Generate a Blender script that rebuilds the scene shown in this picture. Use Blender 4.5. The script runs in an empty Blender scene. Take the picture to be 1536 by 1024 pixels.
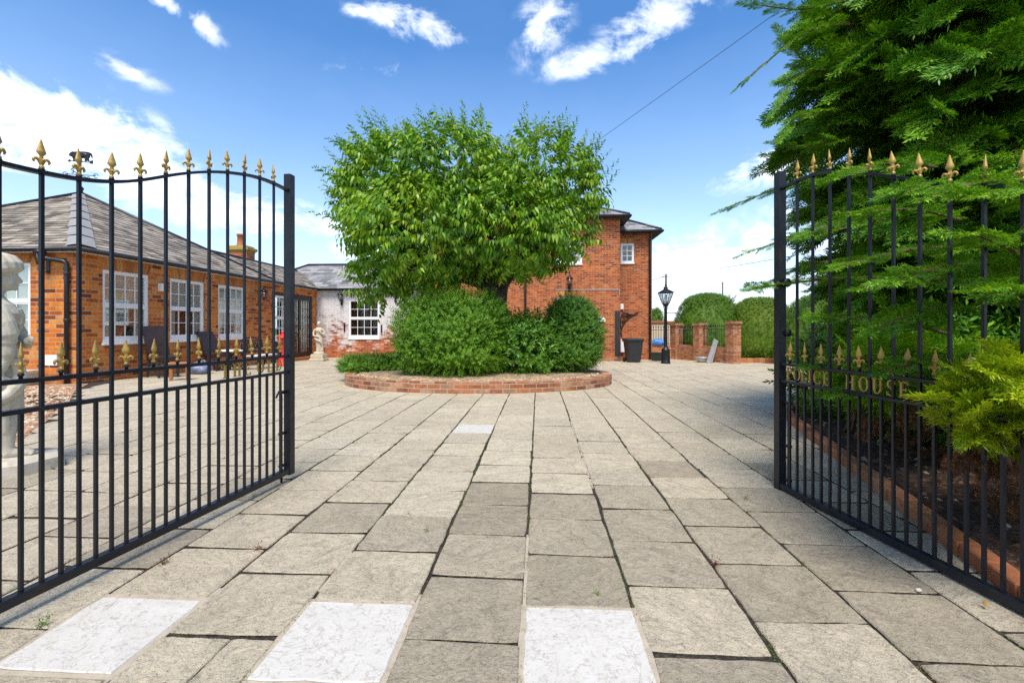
import bpy, math, random
import numpy as np
from mathutils import Vector, Matrix
random.seed(7); rng = np.random.default_rng(11)
S = bpy.context.scene; COL = S.collection
PI = math.pi
H = 1.3; K = 715.0; HY = 490.0
A = math.atan(40/715.0); CA, SA = math.cos(A), math.sin(A)
SLOPE = .0145; GY0 = 8.0; GY1 = 40.0
# ---- the courtyard frame: g = (gx across, gy along the paving), turned by A from the world axes
def w(gx, gy): return (gx*CA+gy*SA, -gx*SA+gy*CA)
def g(x, y): return (x*CA-y*SA, x*SA+y*CA)
def zg(gy): return -SLOPE*(min(max(gy, GY0), GY1)-GY0)
def zgw(x, y): return zg(g(x, y)[1])
def on_gy(px, py, gy):
    t = (px-768)/K; gx = gy*(t*CA-SA)/(CA+t*SA); Z = -gx*SA+gy*CA
    return gx, H+(HY-py)/K*Z
def on_gx(px, py, gx):
    t = (px-768)/K; gy = gx*(CA+t*SA)/(t*CA-SA); Z = -gx*SA+gy*CA
    return gy, H+(HY-py)/K*Z
def ground(px, py):
    Z = H*K/(py-HY)
    if Z > GY0: Z = (H-SLOPE*GY0)/((py-HY)/K-SLOPE)
    return (px-768)/K*Z, Z
def at(px, py, Z): return Vector(((px-768)/K*Z, Z, H+(HY-py)/K*Z))

# ---------------------------------------------------------------- objects
def tag(o, label=None, cat=None, group=None, kind=None):
    if label: o['label'] = label
    if cat: o['category'] = cat
    if group: o['group'] = group
    if kind: o['kind'] = kind
    return o
def thing(name, label, cat, loc=(0, 0, 0), rz=0, group=None):
    o = bpy.data.objects.new(name, None); COL.objects.link(o); o.empty_display_size = .2
    o.location = loc; o.rotation_euler = (0, 0, rz)
    return tag(o, label, cat, group)
def link(name, me, parent=None, loc=(0, 0, 0), rz=0):
    o = bpy.data.objects.new(name, me); COL.objects.link(o)
    o.location = loc; o.rotation_euler = (0, 0, rz)
    if parent: o.parent = parent
    return o
def copy_tree(o, parent=None):
    c = o.copy(); COL.objects.link(c); c.parent = parent
    for ch in list(o.children): copy_tree(ch, c)
    return c

class MB:
    def __init__(s): s.v = []; s.f = []; s.uv = []; s.mi = []; s.sm = []; s.cur = 0; s.smooth = False
    def face(s, idx, uv=None):
        s.f.append(tuple(idx)); s.uv.append(uv); s.mi.append(s.cur); s.sm.append(s.smooth)
    def pts(s, P):
        b = len(s.v); s.v.extend([tuple(p) for p in P]); return list(range(b, b+len(P)))
    def poly(s, P, uv=None): s.face(s.pts(P), uv)
    def box(s, x0, x1, y0, y1, z0, z1):
        i = s.pts([(x0, y0, z0), (x1, y0, z0), (x1, y1, z0), (x0, y1, z0), (x0, y0, z1), (x1, y0, z1), (x1, y1, z1), (x0, y1, z1)])
        for f in ((0, 3, 2, 1), (4, 5, 6, 7), (0, 1, 5, 4), (1, 2, 6, 5), (2, 3, 7, 6), (3, 0, 4, 7)): s.face([i[k] for k in f])
    def bbox(s, x0, x1, y0, y1, z0, z1, b=.006):   # bevelled box
        def ring(z, d): return [(x0+d, y0+d, z), (x1-d, y0+d, z), (x1-d, y1-d, z), (x0+d, y1-d, z)]
        s.loft([ring(z0, b), ring(z0+b, 0), ring(z1-b, 0), ring(z1, b)])
    def loft(s, rings, caps=True, closed=True):
        R = [s.pts(r) for r in rings]; n = len(R[0])
        for a, b in zip(R, R[1:]):
            for k in range(n if closed else n-1):
                l = (k+1) % n; s.face((a[k], a[l], b[l], b[k]))
        if caps: s.face(R[0][::-1]); s.face(R[-1])
    def bar(s, p, q, wx, wy=None, up=(0, 0, 1)):    # rectangular bar from p to q
        p, q = Vector(p), Vector(q); d = (q-p).normalized(); u = Vector(up)
        if abs(d.dot(u)) > .98: u = Vector((0, 1, 0))
        a = d.cross(u).normalized(); b = a.cross(d); wy = wy or wx
        R = [[c+a*sx*wx/2+b*sy*wy/2 for sx, sy in ((-1, -1), (1, -1), (1, 1), (-1, 1))] for c in (p, q)]
        s.loft(R)
    def tube(s, P, r, n=8, caps=True):
        P = [Vector(p) for p in P]
        if not hasattr(r, '__len__'): r = [r]*len(P)
        rings = []; a = None
        for k, p in enumerate(P):
            d = (P[min(k+1, len(P)-1)]-P[max(k-1, 0)])
            d = d.normalized() if d.length > 1e-9 else Vector((0, 0, 1))
            if a is None:
                u = Vector((0, 0, 1)) if abs(d.z) < .9 else Vector((1, 0, 0)); a = d.cross(u).normalized()
            else:
                a = (a-d*a.dot(d)).normalized()
            b = d.cross(a)
            rings.append([p+(a*math.cos(t)+b*math.sin(t))*r[k] for t in (2*PI*j/n for j in range(n))])
        sm = s.smooth; s.smooth = True; s.loft(rings, caps); s.smooth = sm
    def lathe(s, prof, c=(0, 0, 0), n=16, sx=1, sy=1):
        rings = [[(c[0]+r*sx*math.cos(t), c[1]+r*sy*math.sin(t), c[2]+z) for t in (2*PI*j/n for j in range(n))] for r, z in prof]
        sm = s.smooth; s.smooth = True; s.loft(rings); s.smooth = sm
    def ball(s, c, r, n=12, m=8):
        if not hasattr(r, '__len__'): r = (r, r, r)
        rings = [[(c[0]+r[0]*math.sin(a)*math.cos(t), c[1]+r[1]*math.sin(a)*math.sin(t), c[2]-r[2]*math.cos(a)) for t in (2*PI*j/n for j in range(n))]
                 for a in ([.02]+[PI*k/m for k in range(1, m)]+[PI-.02])]
        sm = s.smooth; s.smooth = True; s.loft(rings); s.smooth = sm
    def prism(s, P, off):                            # flat outline P swept by vector off
        off = Vector(off); Q = [Vector(p)+off for p in P]
        s.loft([P, Q])
    def build(s, name, mats, parent=None, loc=(0, 0, 0), rz=0, shift=None):
        me = bpy.data.meshes.new(name)
        V = s.v if shift is None else [(p[0]-shift[0], p[1]-shift[1], p[2]-shift[2]) for p in s.v]
        me.from_pydata(V, [], s.f)
        if not isinstance(mats, (list, tuple)): mats = [mats]
        for m in mats: me.materials.append(m)
        me.polygons.foreach_set('material_index', s.mi); me.polygons.foreach_set('use_smooth', s.sm)
        uvl = me.uv_layers.new(name='UVMap').data
        for p in me.polygons:
            c = s.uv[p.index]
            if c is None:
                n = p.normal
                if abs(n.z) > .94:
                    c = [(V[i][0], V[i][1]) for i in p.vertices]
                else:
                    t = Vector((-n.y, n.x, 0)).normalized(); b = n.cross(t)
                    if b.z < 0: b = -b
                    c = [(t.x*V[i][0]+t.y*V[i][1], b.x*V[i][0]+b.y*V[i][1]+b.z*V[i][2]) for i in p.vertices]
            for li, q in zip(p.loop_indices, c): uvl[li].uv = q
        me.update()
        return link(name, me, parent, loc, rz)

def smooth_curve(P, n):                               # Catmull-Rom through P
    P = [Vector(p) for p in P]; out = []
    for k in range(len(P)-1):
        p0, p1, p2, p3 = P[max(k-1, 0)], P[k], P[k+1], P[min(k+2, len(P)-1)]
        for j in range(n):
            t = j/n
            out.append(.5*((2*p1)+(p2-p0)*t+(2*p0-5*p1+4*p2-p3)*t*t+(3*p1-p0-3*p2+p3)*t**3))
    out.append(P[-1]); return out
def lerp_tab(T, x):
    for (a, ya), (b, yb) in zip(T, T[1:]):
        if x <= b: return ya+(yb-ya)*(x-a)/(b-a)
    return T[-1][1]

# ---------------------------------------------------------------- materials
def newmat(name):
    m = bpy.data.materials.new(name); m.use_nodes = True; nt = m.node_tree
    return m, nt, nt.nodes['Principled BSDF']
def nd(nt, typ, **kw):
    n = nt.nodes.new(typ)
    for k, v in kw.items():
        if k.startswith('_'): setattr(n, k[1:], v)
        else:
            key = int(k[1:]) if k[0] == 'i' and k[1:].isdigit() else k.replace('__', ' ')
            if isinstance(v, bpy.types.NodeSocket): nt.links.new(v, n.inputs[key])
            else: n.inputs[key].default_value = v
    return n
def ramp(nt, fac, stops, interp='LINEAR'):
    r = nt.nodes.new('ShaderNodeValToRGB'); r.color_ramp.interpolation = interp; e = r.color_ramp.elements
    while len(e) < len(stops): e.new(.5)
    for k, (p, c) in enumerate(stops):
        e[k].position = p; e[k].color = (c, c, c, 1) if not hasattr(c, '__len__') else tuple(c)+(1,)
    nt.links.new(fac, r.inputs[0]); return r.outputs[0]
def mix(nt, a, b, f, mode='MIX'):
    n = nt.nodes.new('ShaderNodeMix'); n.data_type = 'RGBA'; n.blend_type = mode
    for v, i in ((f, 0), (a, 6), (b, 7)):
        if isinstance(v, bpy.types.NodeSocket): nt.links.new(v, n.inputs[i])
        else: n.inputs[i].default_value = v if i == 0 else (tuple(v)+(1,) if len(v) == 3 else v)
    return n.outputs[2]
def mth(nt, op, a, b=0.0, c=0.0, clamp=False):
    n = nt.nodes.new('ShaderNodeMath'); n.operation = op; n.use_clamp = clamp
    for i, v in enumerate((a, b, c)):
        if isinstance(v, bpy.types.NodeSocket): nt.links.new(v, n.inputs[i])
        else: n.inputs[i].default_value = v
    return n.outputs[0]
def noise(nt, vec, scale, detail=4, rough=.55, dist=0.0):
    n = nd(nt, 'ShaderNodeTexNoise', Scale=scale, Detail=detail, Roughness=rough, Distortion=dist)
    if vec is not None: nt.links.new(vec, n.inputs['Vector'])
    return n.outputs['Fac']
def bump(nt, b, h, strength=.5, dist=.01, normal=None):
    n = nd(nt, 'ShaderNodeBump', Strength=strength, Distance=dist, Height=h)
    if normal is not None: nt.links.new(normal, n.inputs['Normal'])
    nt.links.new(n.outputs[0], b.inputs['Normal']); return n.outputs[0]
def coord(nt, which='Object'): return nt.nodes.new('ShaderNodeTexCoord').outputs[which]
def island(nt): return nt.nodes.new('ShaderNodeNewGeometry').outputs['Random Per Island']

def simple(name, col, rough=.6, metal=0., var=.12, scale=8, bstr=.15, spec=.5, dirt=None):
    m, nt, b = newmat(name); co = coord(nt)
    n1 = noise(nt, co, scale, 6, .6); n2 = noise(nt, co, scale*9, 3)
    c = mix(nt, [x*(1-var) for x in col], [min(1, x*(1+var)) for x in col], n1)
    if dirt: c = mix(nt, c, dirt, ramp(nt, noise(nt, co, scale*.7, 8, .7), [(.52, 0.), (.72, .75)]))
    nt.links.new(c, b.inputs['Base Color'])
    b.inputs['Metallic'].default_value = metal; b.inputs['Specular IOR Level'].default_value = spec
    nt.links.new(ramp(nt, n1, [(.3, max(0, rough-.1)), (.7, min(1, rough+.1))]), b.inputs['Roughness'])
    if bstr: bump(nt, b, n2, bstr, .004)
    return m

def brick_mat(name, stops, bw, bh, mortar, msize=.012, wash=None, soot=.35, bs=.6):
    m, nt, b = newmat(name); uv = coord(nt, 'UV'); ob = coord(nt)
    wob = nd(nt, 'ShaderNodeTexNoise', Scale=2.3, Detail=2.0); nt.links.new(ob, wob.inputs['Vector'])
    sub = nd(nt, 'ShaderNodeVectorMath', _operation='SUBTRACT', i0=wob.outputs['Color'], i1=(.5, .5, .5))
    scl = nd(nt, 'ShaderNodeVectorMath', _operation='SCALE', i0=sub.outputs[0]); scl.inputs['Scale'].default_value = .012
    uvw = nd(nt, 'ShaderNodeVectorMath', _operation='ADD', i0=uv, i1=scl.outputs[0]).outputs[0]
    bt = nd(nt, 'ShaderNodeTexBrick', Scale=1.0, Vector=uvw)
    bt.inputs['Color1'].default_value = (0, 0, 0, 1); bt.inputs['Color2'].default_value = (1, 1, 1, 1); bt.inputs['Mortar'].default_value = (.5, .5, .5, 1)
    bt.inputs['Mortar Size'].default_value = msize; bt.inputs['Mortar Smooth'].default_value = .35
    bt.inputs['Brick Width'].default_value = bw; bt.inputs['Row Height'].default_value = bh
    col = ramp(nt, bt.outputs['Color'], stops)
    n1 = noise(nt, ob, 14, 6, .65); n2 = noise(nt, ob, .9, 8, .68, .4); n3 = noise(nt, ob, 70, 3)
    col = mix(nt, col, ramp(nt, n1, [(.3, .62), (.7, 1.25)]), .75, 'MULTIPLY')
    col = mix(nt, col, ramp(nt, n2, [(.3, (.62, .58, .55)), (.65, (1.1, 1.08, 1.02))]), soot, 'MULTIPLY')
    stv = nd(nt, 'ShaderNodeMapping', Vector=ob, Scale=(1.0, 1.0, .14)).outputs[0]
    col = mix(nt, col, ramp(nt, noise(nt, stv, 4.5, 7, .66), [(.36, (.45, .42, .40)), (.55, (1.1, 1.1, 1.1))]), .4, 'MULTIPLY')
    col = mix(nt, col, (.60, .40, .28), ramp(nt, noise(nt, ob, 3.2, 9, .74, .6), [(.57, 0.), (.70, .55)]))
    mo = mix(nt, mortar, [x*.6 for x in mortar], ramp(nt, noise(nt, ob, 3, 5, .7), [(.35, 0.), (.7, 1.)]))
    ok = mth(nt, 'MULTIPLY', bt.outputs['Fac'], .9)
    col = mix(nt, col, mo, ok)
    hgt = mth(nt, 'ADD', mth(nt, 'MULTIPLY', mth(nt, 'SUBTRACT', 1.0, bt.outputs['Fac']), 1.0), mth(nt, 'MULTIPLY', n1, .5))
    if wash:
        zz = nt.nodes.new('ShaderNodeSeparateXYZ'); nt.links.new(ob, zz.inputs[0])
        k = mth(nt, 'ADD', noise(nt, ob, .9, 8, .72, .4), mth(nt, 'MULTIPLY_ADD', zz.outputs[2], .17, -.17))
        k = mth(nt, 'ADD', k, mth(nt, 'MULTIPLY_ADD', n1, .14, -.07))
        k = mth(nt, 'ADD', k, mth(nt, 'MULTIPLY_ADD', bt.outputs['Color'], .13, -.06))
        mk = ramp(nt, k, [(.42, 0.), (.54, 1.)])
        wc = mix(nt, wash, [x*.72 for x in wash], ramp(nt, noise(nt, ob, 5, 7, .7), [(.4, 0.), (.75, 1.)]))
        wc = mix(nt, wc, [x*.62 for x in wash], mth(nt, 'MULTIPLY', bt.outputs['Fac'], .7))
        wc = mix(nt, wc, (.50, .27, .20), ramp(nt, noise(nt, ob, 4, 8, .75, .3), [(.53, 0.), (.64, .5)]))
        col = mix(nt, col, wc, mk)
    nt.links.new(col, b.inputs['Base Color']); b.inputs['Roughness'].default_value = .88; b.inputs['Specular IOR Level'].default_value = .25
    bump(nt, b, mth(nt, 'ADD', hgt, mth(nt, 'MULTIPLY', n3, .25)), bs, .012)
    return m
OR = [(0, (.15, .042, .018)), (.14, (.38, .088, .018)), (.45, (.64, .165, .020)), (.75, (.74, .235, .028)), (1, (.60, .28, .09))]
RD = [(0, (.14, .034, .018)), (.2, (.36, .075, .020)), (.55, (.47, .100, .020)), (.85, (.60, .165, .026)), (1, (.42, .14, .055))]
M = {}
M['brick_o'] = brick_mat('orange_brick', OR, .33, .105, (.52, .36, .22), .012)
M['brick_h'] = brick_mat('house_brick', RD, .25, .084, (.52, .32, .20), .013, soot=.75, bs=.9)
M['brick_w'] = brick_mat('whitewashed_brick', RD, .29, .095, (.50, .36, .28), .010, wash=(.72, .69, .67))
PK = [(0, (.19, .075, .045)), (.3, (.37, .125, .055)), (.6, (.45, .18, .085)), (.85, (.37, .22, .13)), (1, (.50, .28, .17))]
M['brick_p'] = brick_mat('planter_brick', PK, .275, .094, (.48, .37, .28), .011, soot=.7)
M['brick_g'] = brick_mat('garden_wall_brick', [(0, (.25, .09, .04)), (.4, (.46, .155, .05)), (.8, (.54, .22, .09)), (1, (.52, .30, .19))], .24, .08, (.5, .36, .27), .01, soot=.5)

def island_mat(name, stops, rough=.85, bs=.4, scale=20, extra=None):
    m, nt, b = newmat(name); co = coord(nt); isl = island(nt)
    c = ramp(nt, isl, stops); n1 = noise(nt, co, scale, 6, .65)
    c = mix(nt, c, ramp(nt, n1, [(.3, .65), (.7, 1.2)]), .7, 'MULTIPLY')
    if extra: c = mix(nt, c, extra, ramp(nt, noise(nt, co, 2.5, 8, .7), [(.5, 0.), (.72, .7)]))
    nt.links.new(c, b.inputs['Base Color']); b.inputs['Roughness'].default_value = rough; b.inputs['Specular IOR Level'].default_value = .3
    bump(nt, b, n1, bs, .006); return m
M['arch'] = island_mat('arch_brick', [(0, (.30, .10, .03)), (.5, (.50, .20, .055)), (1, (.58, .27, .09))])
M['edging'] = island_mat('edging_brick', [(0, (.34, .12, .05)), (.5, (.46, .16, .06)), (1, (.52, .22, .10))], extra=(.30, .25, .14))
M['slate'] = island_mat('roof_slate', [(0, (.10, .085, .068)), (.3, (.21, .175, .14)), (.6, (.31, .26, .205)), (.85, (.42, .355, .28)), (1, (.15, .14, .125))], .75, .3, 9, extra=(.27, .24, .16))
M['slate_b'] = island_mat('grey_slate', [(0, (.12, .12, .125)), (.4, (.23, .225, .225)), (.8, (.36, .35, .34)), (1, (.18, .18, .185))], .7, .3, 9)
M['lead'] = simple('lead_flashing', (.27, .262, .25), .7, 0, .25, 5, .2, .3, (.22, .21, .19))
M['white'] = simple('white_paint', (.80, .80, .79), .35, 0, .05, 3, .05)
M['black'] = simple('black_iron', (.007, .008, .011), .4, 0, .3, 7, .25, .4)
M['gate'] = simple('gate_paint', (.007, .009, .014), .40, 0, .4, 9, .3, .38, dirt=(.035, .022, .013))  # brown patches: slight rust, plus the bars' brownish reflections painted into the colour
M['pipe'] = simple('black_plastic', (.016, .016, .019), .4, 0, .2, 5, .1)
M['gold'] = simple('gilt_paint', (.42, .27, .06), .5, .3, .35, 40, .4, .5, dirt=(.16, .10, .03))
M['stone'] = simple('cast_stone', (.50, .455, .365), .85, 0, .25, 9, .5, .25, dirt=(.24, .21, .14))
M['stone2'] = simple('aged_stone', (.55, .48, .36), .85, 0, .22, 12, .4, .3, dirt=(.33, .28, .19))
M['leather'] = simple('brown_leather', (.040, .022, .018), .38, 0, .3, 6, .2)
M['wood'] = simple('orange_wood', (.36, .13, .035), .5, 0, .3, 14, .2)
M['darkwood'] = simple('dark_timber', (.03, .026, .026), .65, 0, .35, 8, .3)
M['red'] = simple('red_paint', (.62, .018, .022), .35, 0, .15, 6, .1)
M['bag'] = simple('blue_grey_plastic', (.16, .19, .30), .4, 0, .35, 7, .3)
M['bluebag'] = simple('blue_plastic', (.06, .20, .55), .4, 0, .4, 9, .4)
M['bin'] = simple('bin_plastic', (.018, .020, .025), .45, 0, .2, 4, .15)
M['rubber'] = simple('rubber', (.012, .012, .012), .8)
M['cream'] = simple('cream_render', (.62, .50, .34), .9, 0, .1, 2, .2)
M['terra'] = simple('terracotta', (.38, .12, .05), .8, 0, .2, 10, .2)
M['corbel'] = simple('lichened_brick', (.36, .24, .055), .9, 0, .4, 12, .5)
M['bark'] = simple('bark', (.075, .058, .042), .9, 0, .4, 12, .8)
M['cbark'] = simple('conifer_bark', (.13, .065, .035), .9, 0, .4, 12, .8)
M['pole'] = simple('pole_timber', (.10, .085, .07), .85)
M['wire'] = simple('cable', (.05, .05, .055), .6, 0, .1, 3, 0)
M['wirepale'] = simple('pale_cable', (.40, .42, .46), .6, 0, .1, 3, 0)
M['steel'] = simple('galvanised', (.45, .46, .48), .4, .5, .2, 8)
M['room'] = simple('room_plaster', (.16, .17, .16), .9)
M['blind'] = simple('pale_blind', (.58, .56, .50), .9, 0, .06, 3, .05)
M['curtain'] = simple('pale_curtain', (.62, .60, .54), .9, 0, .06, 3, .05)
M['dgreen'] = simple('dark_green_plastic', (.012, .03, .016), .5)
M['brass'] = simple('brass', (.55, .38, .14), .35, .8)

def glass(name, tint, refl=.35, base=.12):
    m, nt, b = newmat(name); nt.nodes.remove(b)
    out = nt.nodes['Material Output']
    t = nd(nt, 'ShaderNodeBsdfTransparent', Color=tuple(tint)+(1,)); gl = nd(nt, 'ShaderNodeBsdfGlossy', Color=(.9, .93, .95, 1), Roughness=.03)
    lw = nd(nt, 'ShaderNodeLayerWeight', Blend=.35)
    f = mth(nt, 'MULTIPLY_ADD', lw.outputs['Fresnel'], refl, base, True)
    mx = nd(nt, 'ShaderNodeMixShader', i0=f, i1=t.outputs[0], i2=gl.outputs[0])
    nt.links.new(mx.outputs[0], out.inputs[0]); return m
M['glass'] = glass('window_glass', (.90, .93, .91), .30, .05)
M['lampglass'] = glass('lamp_glass', (.85, .88, .88), .3, .08)

def leaf_mat(name, stops, rough=.45, trans=.3, spec=.4):
    m, nt, b = newmat(name); out = nt.nodes['Material Output']; isl = island(nt)
    co = coord(nt); n = noise(nt, co, .9, 4)
    f = mth(nt, 'ADD', mth(nt, 'MULTIPLY', isl, .7), mth(nt, 'MULTIPLY_ADD', n, .9, -.3), clamp=True)
    c = ramp(nt, f, stops); nt.links.new(c, b.inputs['Base Color'])
    b.inputs['Roughness'].default_value = rough; b.inputs['Specular IOR Level'].default_value = spec
    tr = nd(nt, 'ShaderNodeBsdfTranslucent', Color=mix(nt, c, (1.0, .95, .35), 1.0, 'MULTIPLY'))
    mx = nd(nt, 'ShaderNodeMixShader', i0=trans, i1=b.outputs[0], i2=tr.outputs[0])
    nt.links.new(mx.outputs[0], out.inputs[0]); return m
M['leaf'] = leaf_mat('tree_leaf', [(0, (.045, .15, .008)), (.45, (.125, .30, .012)), (1, (.42, .56, .03))], .38, .36)
M['shrub'] = leaf_mat('shrub_leaf', [(0, (.05, .155, .008)), (.5, (.115, .28, .012)), (1, (.26, .44, .025))], .45, .28)
M['shrub2'] = leaf_mat('shrub_leaf_dark', [(0, (.035, .12, .010)), (.5, (.08, .22, .014)), (1, (.19, .37, .03))], .42, .25)
M['hedge'] = leaf_mat('hedge_leaf', [(0, (.045, .13, .010)), (.5, (.11, .24, .018)), (1, (.24, .36, .030))], .5, .25)
M['hedgey'] = leaf_mat('golden_hedge_leaf', [(0, (.055, .14, .010)), (.5, (.14, .26, .018)), (1, (.34, .40, .030))], .5, .25)
M['conif'] = leaf_mat('conifer_leaf', [(0, (.030, .13, .010)), (.5, (.095, .28, .014)), (1, (.34, .54, .024))], .5, .26)
M['gold_leaf'] = leaf_mat('golden_conifer_leaf', [(0, (.15, .30, .010)), (.5, (.36, .50, .015)), (1, (.66, .68, .030))], .5, .3)
M['fresh'] = leaf_mat('fresh_leaf', [(0, (.08, .24, .010)), (.5, (.20, .42, .016)), (1, (.42, .62, .030))], .5, .3)
M['dead'] = leaf_mat('dead_leaf', [(0, (.06, .022, .010)), (.5, (.14, .052, .018)), (1, (.26, .11, .035))], .7, .1)
M['lowhedge'] = leaf_mat('low_hedge_leaf', [(0, (.05, .17, .010)), (.5, (.13, .30, .016)), (1, (.22, .40, .03))], .5, .3)
M['grass'] = leaf_mat('grass_blade', [(0, (.05, .12, .012)), (.5, (.10, .20, .02)), (1, (.2, .28, .04))], .5, .3)
# ---------------------------------------------------------------- ground and paving
def soil_mat(name, c1, c2, c3, scale=35):
    m, nt, b = newmat(name); co = coord(nt)
    v = nd(nt, 'ShaderNodeTexVoronoi', Scale=scale, Vector=co); n1 = noise(nt, co, 3, 6)
    sep = nt.nodes.new('ShaderNodeSeparateColor'); nt.links.new(v.outputs['Color'], sep.inputs[0])
    c = ramp(nt, sep.outputs[0], [(0, c1), (.5, c2), (1, c3)])
    c = mix(nt, c, ramp(nt, n1, [(.3, .55), (.7, 1.15)]), .8, 'MULTIPLY')
    nt.links.new(c, b.inputs['Base Color']); b.inputs['Roughness'].default_value = .95
    bump(nt, b, mth(nt, 'ADD', v.outputs['Distance'], n1), 1.0, .02); return m
M['joint'] = soil_mat('joint_soil', (.018, .014, .009), (.035, .027, .017), (.07, .055, .034), 60)
M['soil'] = soil_mat('dark_soil', (.022, .012, .007), (.05, .026, .014), (.12, .06, .035), 40)
M['gravel'] = soil_mat('planter_gravel', (.16, .105, .058), (.36, .25, .14), (.54, .42, .27), 26)
M['gravel2'] = soil_mat('red_chippings', (.24, .10, .05), (.40, .22, .12), (.55, .42, .28), 22)
M['turf'] = soil_mat('turf', (.03, .08, .012), (.05, .12, .016), (.08, .16, .02), 30)

def slab_mat(name, stops, white=False):
    m, nt, b = newmat(name); co = coord(nt); isl = island(nt)
    off = nd(nt, 'ShaderNodeCombineXYZ', X=mth(nt, 'MULTIPLY', isl, 87.0), Y=mth(nt, 'MULTIPLY', isl, 53.0), Z=mth(nt, 'MULTIPLY', isl, 31.0))
    p = nd(nt, 'ShaderNodeVectorMath', _operation='ADD', i0=co, i1=off.outputs[0]).outputs[0]
    rot = nd(nt, 'ShaderNodeVectorRotate', _rotation_type='Z_AXIS', Vector=p, Angle=mth(nt, 'MULTIPLY', isl, 3.0)).outputs[0]
    st = nd(nt, 'ShaderNodeMapping', Vector=rot, Scale=(1.0, 1.5, 1.0)).outputs[0]
    n1 = noise(nt, st, 4.2, 10, .66, .9); n2 = noise(nt, p, 20, 8, .68, 2.2); n3 = noise(nt, p, 150, 3, .6); big = noise(nt, co, .55, 5, .6)
    rid = mth(nt, 'ABSOLUTE', mth(nt, 'SUBTRACT', noise(nt, st, 2.0, 6, .6, 1.2), .5))
    if white:
        c = mix(nt, (.49, .465, .415), (.535, .512, .465), ramp(nt, n1, [(.35, 0.), (.6, 1.)]))
        c = mix(nt, c, (.34, .30, .235), ramp(nt, n2, [(.36, .7), (.48, 0.)]))
        c = mix(nt, c, (.22, .19, .15), ramp(nt, rid, [(0, .6), (.003, .15), (.009, 0.)]))
        c = mix(nt, c, (.26, .24, .21), ramp(nt, n2, [(.24, .6), (.34, 0.)]))
    else:
        c = ramp(nt, isl, stops)
        c = mix(nt, c, ramp(nt, n1, [(.30, .78), (.5, 1.0), (.72, 1.12)]), .8, 'MULTIPLY')
        c = mix(nt, c, ramp(nt, n2, [(.32, .50), (.45, .96), (.70, 1.2)]), .8, 'MULTIPLY')
        c = mix(nt, c, (.11, .095, .075), ramp(nt, rid, [(0, .4), (.008, .08), (.02, 0.)]))
        c = mix(nt, c, (.66, .60, .50), ramp(nt, noise(nt, p, 13, 8, .75), [(.56, 0.), (.76, .5)]))
        c = mix(nt, c, (.16, .145, .095), ramp(nt, big, [(.56, 0.), (.74, .3)]))
        c = mix(nt, c, (.07, .06, .045), ramp(nt, n3, [(.30, .8), (.41, 0.)]))
    nt.links.new(c, b.inputs['Base Color']); b.inputs['Specular IOR Level'].default_value = .3
    nt.links.new(ramp(nt, n2, [(.3, .66), (.7, .92)]), b.inputs['Roughness'])
    h = mth(nt, 'ADD', mth(nt, 'MULTIPLY', n1, 1.3), mth(nt, 'MULTIPLY', n2, .55)); h = mth(nt, 'ADD', h, mth(nt, 'MULTIPLY', n3, .12))
    bump(nt, b, h, .25 if white else 1.0, .026); return m
M['slab_buff'] = slab_mat('buff_slab', [(0, (.43, .365, .26)), (.3, (.495, .425, .305)), (.6, (.46, .395, .285)), (.85, (.53, .46, .335)), (1, (.44, .38, .28))])
M['slab_grey'] = slab_mat('grey_slab', [(0, (.32, .27, .192)), (.4, (.38, .325, .235)), (.7, (.34, .288, .205)), (1, (.43, .37, .27))])
M['slab_white'] = slab_mat('white_slab', None, True)
M['mortar'] = simple('cream_mortar', (.40, .34, .255), .9, 0, .3, 14, .6, .3, (.20, .16, .11))

def sheet(name, xs, ys, z, mat, kind='structure', gf=True):
    V = []; F = []
    for y in ys:
        for x in xs: V.append((*w(x, y), z+zg(y)) if gf else (x, y, z))
    n = len(xs)
    for j in range(len(ys)-1):
        for i in range(n-1): F.append((j*n+i, j*n+i+1, (j+1)*n+i+1, (j+1)*n+i))
    me = bpy.data.meshes.new(name); me.from_pydata(V, [], F); me.materials.append(mat); me.update()
    return tag(link(name, me), kind=kind)
YS = [-6, 0, 4, 8, 12, 16, 20, 24, 28, 34, 40]
sheet('ground', [-400, -80, -30, -10, 0, 10, 30, 80, 400], [-60, -6, 0, 8, 16, 24, 32, 40, 90, 200, 700], -.062, M['turf'])
sheet('paving_bed', [-18, -10, 0, 10, 14], YS, -.011, M['joint'])

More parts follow.
